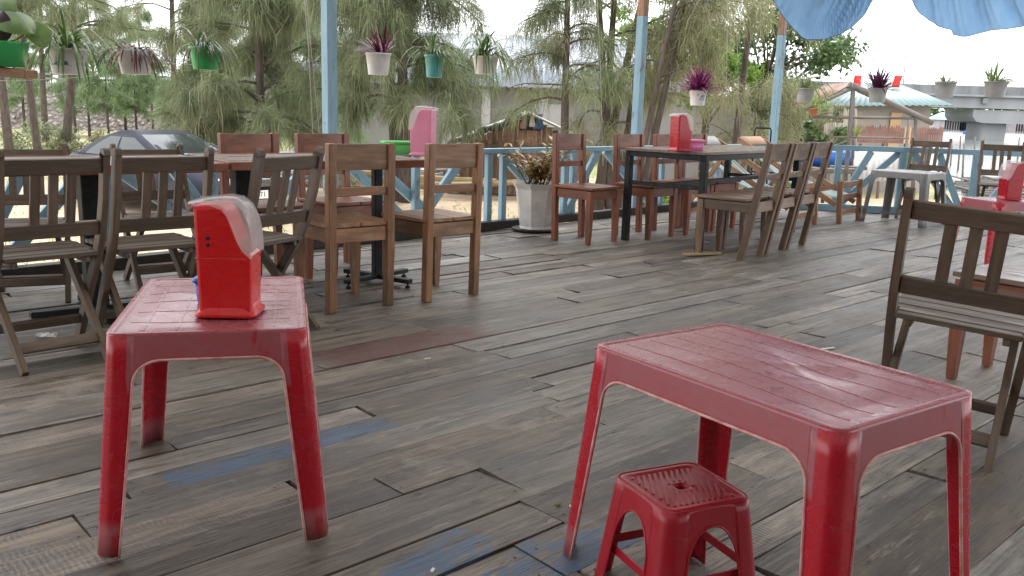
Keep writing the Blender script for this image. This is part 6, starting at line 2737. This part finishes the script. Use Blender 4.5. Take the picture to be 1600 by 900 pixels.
def water_edge():
    # sheets of tin standing on the sand
    Y = 16.5
    t = thing('tin_sheet_screen', 'screen of leaning pale corrugated tin sheets on the sand', 'screen', (0, 0, 0))
    for k, (x0, x1, yt) in enumerate(((1332, 1360, 236), (1357, 1382, 232), (1380, 1412, 236))):
        a, b = at(x0, 282, Y + .05 * k), at(x1, 284, Y + .05 * k)
        c, d = at(x1 + 2, yt, Y + .25), at(x0 + 2, yt + 1, Y + .25)
        m = MB()
        corrugated(m, a, b, c, d, .09, .012)
        solid(m.build('tin_sheet', 'old_tin', t), .006)
    # reed screen left of the fence
    t = thing('reed_screen', 'dry upright reed screen between the shelter posts', 'screen', (0, 0, 0))
    rnd = random.Random(9)
    m = MB()
    for k in range(70):
        px = 1288 + k * .72
        a = at(px, 232, 19.5)
        b = at(px + rnd.uniform(-1, 1), 196 + rnd.uniform(-5, 4) - (22 if px > 1318 else 0), 19.5)
        m.tube([a, b], .014, 5)
    m.build('reed', 'reed', t)
    # blue boat hull and clutter behind the railing
    t = thing('small_boat', 'small blue boat hull resting behind the railing post', 'boat', (0, 0, 0))
    c = at(1302, 247, 17.5)
    loops = []
    for s_ in np.linspace(-1, 1, 9):
        w = .34 * (1 - abs(s_) ** 2.2) + .02
        zz = .10 * s_ * s_
        loops.append([V(c.x + s_ * .62, 17.5 + y, c.z + z + zz) for y, z in ((-w, .12), (-w * .8, -.10), (0, -.2), (w * .8, -.10), (w, .12), (w * .8, .08), (0, -.1), (-w * .8, .08))])
    m = MB()
    m.loft(loops, True)
    m.build('hull', 'blue_tarp', t)
    m = MB()
    m.box((c.x, 17.4, c.z - .24), (1.7, .5, .06), .01)
    m.build('cradle_board', 'wood_raw', t)
    for k, (px, py, w, h, Y_, lab) in enumerate(((1300, 266, .85, .07, 15.5, 'weathered plank resting on stones below the blue boat'), (1325, 262, .6, .06, 15.9, 'short grey plank behind the railing post by the tin sheets'))):
        c = at(px, py, Y_)
        m = MB()
        m.box(c, (w, .22, h), .008, Matrix.Rotation(rad(6 - 10 * k), 3, 'Z'))
        tag(m.build('old_plank', 'wood_raw'), lab, 'plank', 'old planks by the boat')
    rng = np.random.default_rng(3)
    m = MB()
    for k in range(170):
        px, Y_ = rng.uniform(1255, 1345), rng.uniform(14.2, 17.8)
        g = ground_pt(px, Y_)
        r = rng.uniform(.05, .14)
        zz = GZ + max(0, (1345 - px) / 90) * .45 * rng.uniform(.3, 1) + r * .2
        vs = [V(g.x, Y_, zz) + V(sx * r * rng.uniform(.6, 1.3), sy * r * rng.uniform(.6, 1.2), sz * r * rng.uniform(.4, .9)) for sx in (-1, 1) for sy in (-1, 1) for sz in (-1, 1)]
        m.add(vs, [(0, 1, 3, 2), (4, 6, 7, 5), (0, 4, 5, 1), (2, 3, 7, 6), (0, 2, 6, 4), (1, 5, 7, 3)])
    tag(m.build('shore_rubble', 'rubble'), kind='stuff')
    # teal bin half hidden behind the chairs
    t = thing('plastic_bin', 'small green plastic bin on the sand right of the tin sheets', 'bin', at(1410, 275, 17), 0)
    m = MB()
    m.lathe([(.16, 0), (.2, .42), (.215, .42), (.215, .46), (.19, .46)], (0, 0, 0), 20)
    m.build('bin_body', 'teal_plastic', t)
    # potted plant on the shelter beam
    p = at(1271, 180, 14.4)
    t = thing('flower_pot', 'small terracotta pot with leafy plant on the shelter beam', 'plant pot', p, 0)
    m = MB()
    m.lathe([(.045, 0), (.065, .09), (.07, .09), (.07, .105), (.06, .105)], (0, 0, 0), 18)
    m.build('pot', 'terracotta', t)
    lv = Leaves()
    P = rng.normal(size=(160, 3)) * np.array([.10, .10, .07]) + np.array([.05, 0, .20])
    lv.plates(P, rng.uniform(.02, .04, 160), rng)
    lv.build('leaves', 'bright', t)
    # small plant growing by the shelter post
    p = at(1338, 214, 14.45)
    lvs = [((0, 0, 0), (random.uniform(-.6, .6), random.uniform(-.5, .5), 1), random.uniform(.12, .24), .02, .8) for _ in range(16)]
    o = foliage('potted_sprout', lvs, 'bright', None, 4)
    o.location = p
    tag(o, 'thin green sprout standing by the left shelter post', 'plant')
    # mast
    a, b = at(1411, 140, 29), at(1423, -25, 29)
    m = MB()
    m.tube([(a.x, 29.0, GZ - .5), a, b], [.03, .028, .02], 8)
    tag(m.build('thin_mast', 'steel'), 'tall thin grey mast rising beside the teal roofed house', 'mast')


water_edge()


def bridge():
    Y = 118
    t = thing('bridge', 'grey concrete road bridge on a hammerhead pier over the water', 'bridge', (0, 0, 0))
    x0, x1 = at(1180, 150, Y).x, at(1900, 150, Y).x
    zt, zm, zb = at(1520, 134, Y).z, at(1520, 148, Y).z, at(1520, 169, Y).z
    wall_box('parapet', x0, x1, Y - .3, Y, zm, zt, 'bridge_dark', t)
    wall_box('kerb_ledge', x0, x1, Y - .6, Y + 9, zm - .25, zm, 'bridge', t)
    for k, xs in enumerate(np.arange(x0, x1, (x1 - x0) / 3.0)):
        w = (x1 - x0) / 3.0
        wall_box('girder', xs + .06, xs + w - .06, Y, Y + 8.5, zb, zm - .25, 'bridge', t)
    for px in (1537,):
        x = at(px, 160, Y).x
        wall_box('drain_box', x - .35, x + .35, Y - .45, Y - .02, zb + .6, zm - .4, 'bridge_dark', t)
    # steel railing on the parapet
    m = MB()
    for z in (.45, .9):
        m.bar((x0, Y - .15, zt + z), (x1, Y - .15, zt + z), .07, .07)
    xx = x0
    while xx < x1:
        m.box((xx, Y - .15, zt + .45), (.10, .08, .9), .005)
        xx += 2.0
    m.build('hand_rail', 'steel', t)
    # pier
    xl, xr = at(1526, 180, Y).x, at(1640, 180, Y).x
    cx = at(1566, 180, Y).x
    z1, z2 = at(1560, 171, Y).z, at(1560, 193, Y).z
    m = MB()
    cw = 7.2
    ol = [(cx - cw / 2, z1 - .1), (cx - cw / 2, z1 - 1.0), (cx - cw / 2 + .5, z1 - 1.6), (cx - cw / 2 + 1.4, z2), (cx + cw / 2 + .4, z2), (cx + cw / 2 + 1.6, z1 - 1.4), (cx + cw / 2 + 2.0, z1 - .1)]
    m.prism(ol, 1, Y + .3, Y + 8.2)
    m.build('pier_cap', 'bridge', t)
    m = MB()
    wl_, wr_ = at(1544, 200, Y).x, at(1586, 200, Y).x
    m.loft([[V(x, y, z) for x, y in rrect((wr_ - wl_) / 2, 2.2, .5, 4, (wl_ + wr_) / 2, Y + 4)] for z in (WZ - 2, z2)], False)
    m.build('pier_shaft', 'bridge', t)


bridge()


def far_shore():
    Y = 205
    rnd = random.Random(6)
    specs = [(1476, 1512, 176, 193, 'far_teal', 'far waterside house with a teal roof under the bridge'), (1500, 1535, 172, 190, 'far_roof', 'far waterside house with an orange roof under the bridge'),
             (1588, 1625, 178, 194, 'far_roof', 'far orange roofed house right of the bridge pier')]
    for x0, x1, yt, ye, mt, lab in specs:
        t = thing('shore_house', lab, 'house', (0, 0, 0), 0, 'far houses across the water')
        a, b = at(x0, ye - 6, Y), at(x1, ye - 6, Y)
        zt = at((x0 + x1) / 2, yt, Y).z
        zb = WZ
        wall_box('wall', a.x + .3, b.x - .3, Y, Y + 8, zb, a.z, 'far_wall', t)
        m = MB()
        vs = [V(a.x - .4, Y - 1, a.z), V(b.x + .4, Y - 1, a.z), V(b.x + .4, Y + 9, a.z), V(a.x - .4, Y + 9, a.z), V(a.x + .8, Y + 4, zt), V(b.x - .8, Y + 4, zt)]
        m.add(vs, [(0, 1, 5, 4), (2, 3, 4, 5), (1, 2, 5), (3, 0, 4), (3, 2, 1, 0)])
        m.build('roof', mt, t)
        m = MB()
        n = 9
        for k in range(n):
            x = a.x + (b.x - a.x) * (k + .5) / n
            m.box((x, Y - .06, (WZ + a.z) / 2), (.35, .1, (a.z - WZ) * .9), .01)
        m.build('stilt', 'dark_void', t)
    rng = np.random.default_rng(12)
    lv = Leaves()
    P = []
    for k in range(2600):
        px = rng.uniform(1440, 1720)
        p = at(px, 190, 225)
        P.append((p.x, 225 + rng.uniform(-4, 6), rng.uniform(WZ, 5.5 + 1.5 * math.sin(px * .07))))
    lv.plates(np.array(P), rng.uniform(.5, 1.1, len(P)), rng)
    o = lv.build('far_treeline', 'broad', None)
    tag(o, kind='stuff')
    for k, (px, lab) in enumerate(((1515, 'tiny blue boat moored far across the water left of the pier'), (1527, 'second tiny blue boat moored by the bridge pier'))):
        p = at(px, 203, 160)
        m = MB()
        m.loft([[V(p.x + s_ * 1.1, 160 + y, WZ + z) for y, z in ((-.5 * w, .5), (-.4 * w, -.1), (.4 * w, -.1), (.5 * w, .5))] for s_, w in ((-1, .2), (-.5, 1), (.5, 1), (1, .2))], True)
        tag(m.build('moored_boat', 'blue_tarp'), lab, 'boat', 'boats moored across the water')
    # bamboo rafts and stakes in the water
    rnd = random.Random(8)
    t = thing('bamboo_raft', 'broad brown bamboo raft floating beyond the right railing', 'raft', (0, 0, 0))
    for i in range(15):
        Y_ = 27 + i * .85
        a, b = at(1488 + 2 * i * .3, 240, Y_), at(1720, 240, Y_)
        x = max(a.x, shore_x(Y_) + 2.0)
        m = MB()
        m.tube([(x + rnd.uniform(-.5, .5), Y_, WZ + .06), ((x + b.x) / 2, Y_ + rnd.uniform(-.15, .15), WZ + .10), (b.x, Y_ + rnd.uniform(-.3, .3), WZ + .05)], .055, 6)
        m.build('raft_pole', 'wood_raw', t)
    for i in range(9):
        m = MB()
        x = 15 + i * 1.5
        m.tube([(x - .2, 26.6, WZ + .17), (x + 2.2, 39.4, WZ + .17)], .04, 6)
        m.build('cross_pole', 'wood_raw', t)
    for k, (px, yt, yb, Y_) in enumerate(((1500, 212, 246, 46), (1525, 214, 252, 44), (1537, 217, 245, 52), (1508, 224, 258, 40), (1487, 226, 250, 50), (1592, 214, 250, 45))):
        a, b = at(px, yb, Y_), at(px + rnd.uniform(-2, 2), yt, Y_)
        m = MB()
        m.tube([(a.x, Y_, WZ - .6), b], [.05, .035], 6)
        tag(m.build('bamboo_stake', 'wood_raw'), 'thin bamboo stake standing in the water under the bridge', 'stake', 'bamboo stakes in the water')


far_shore()
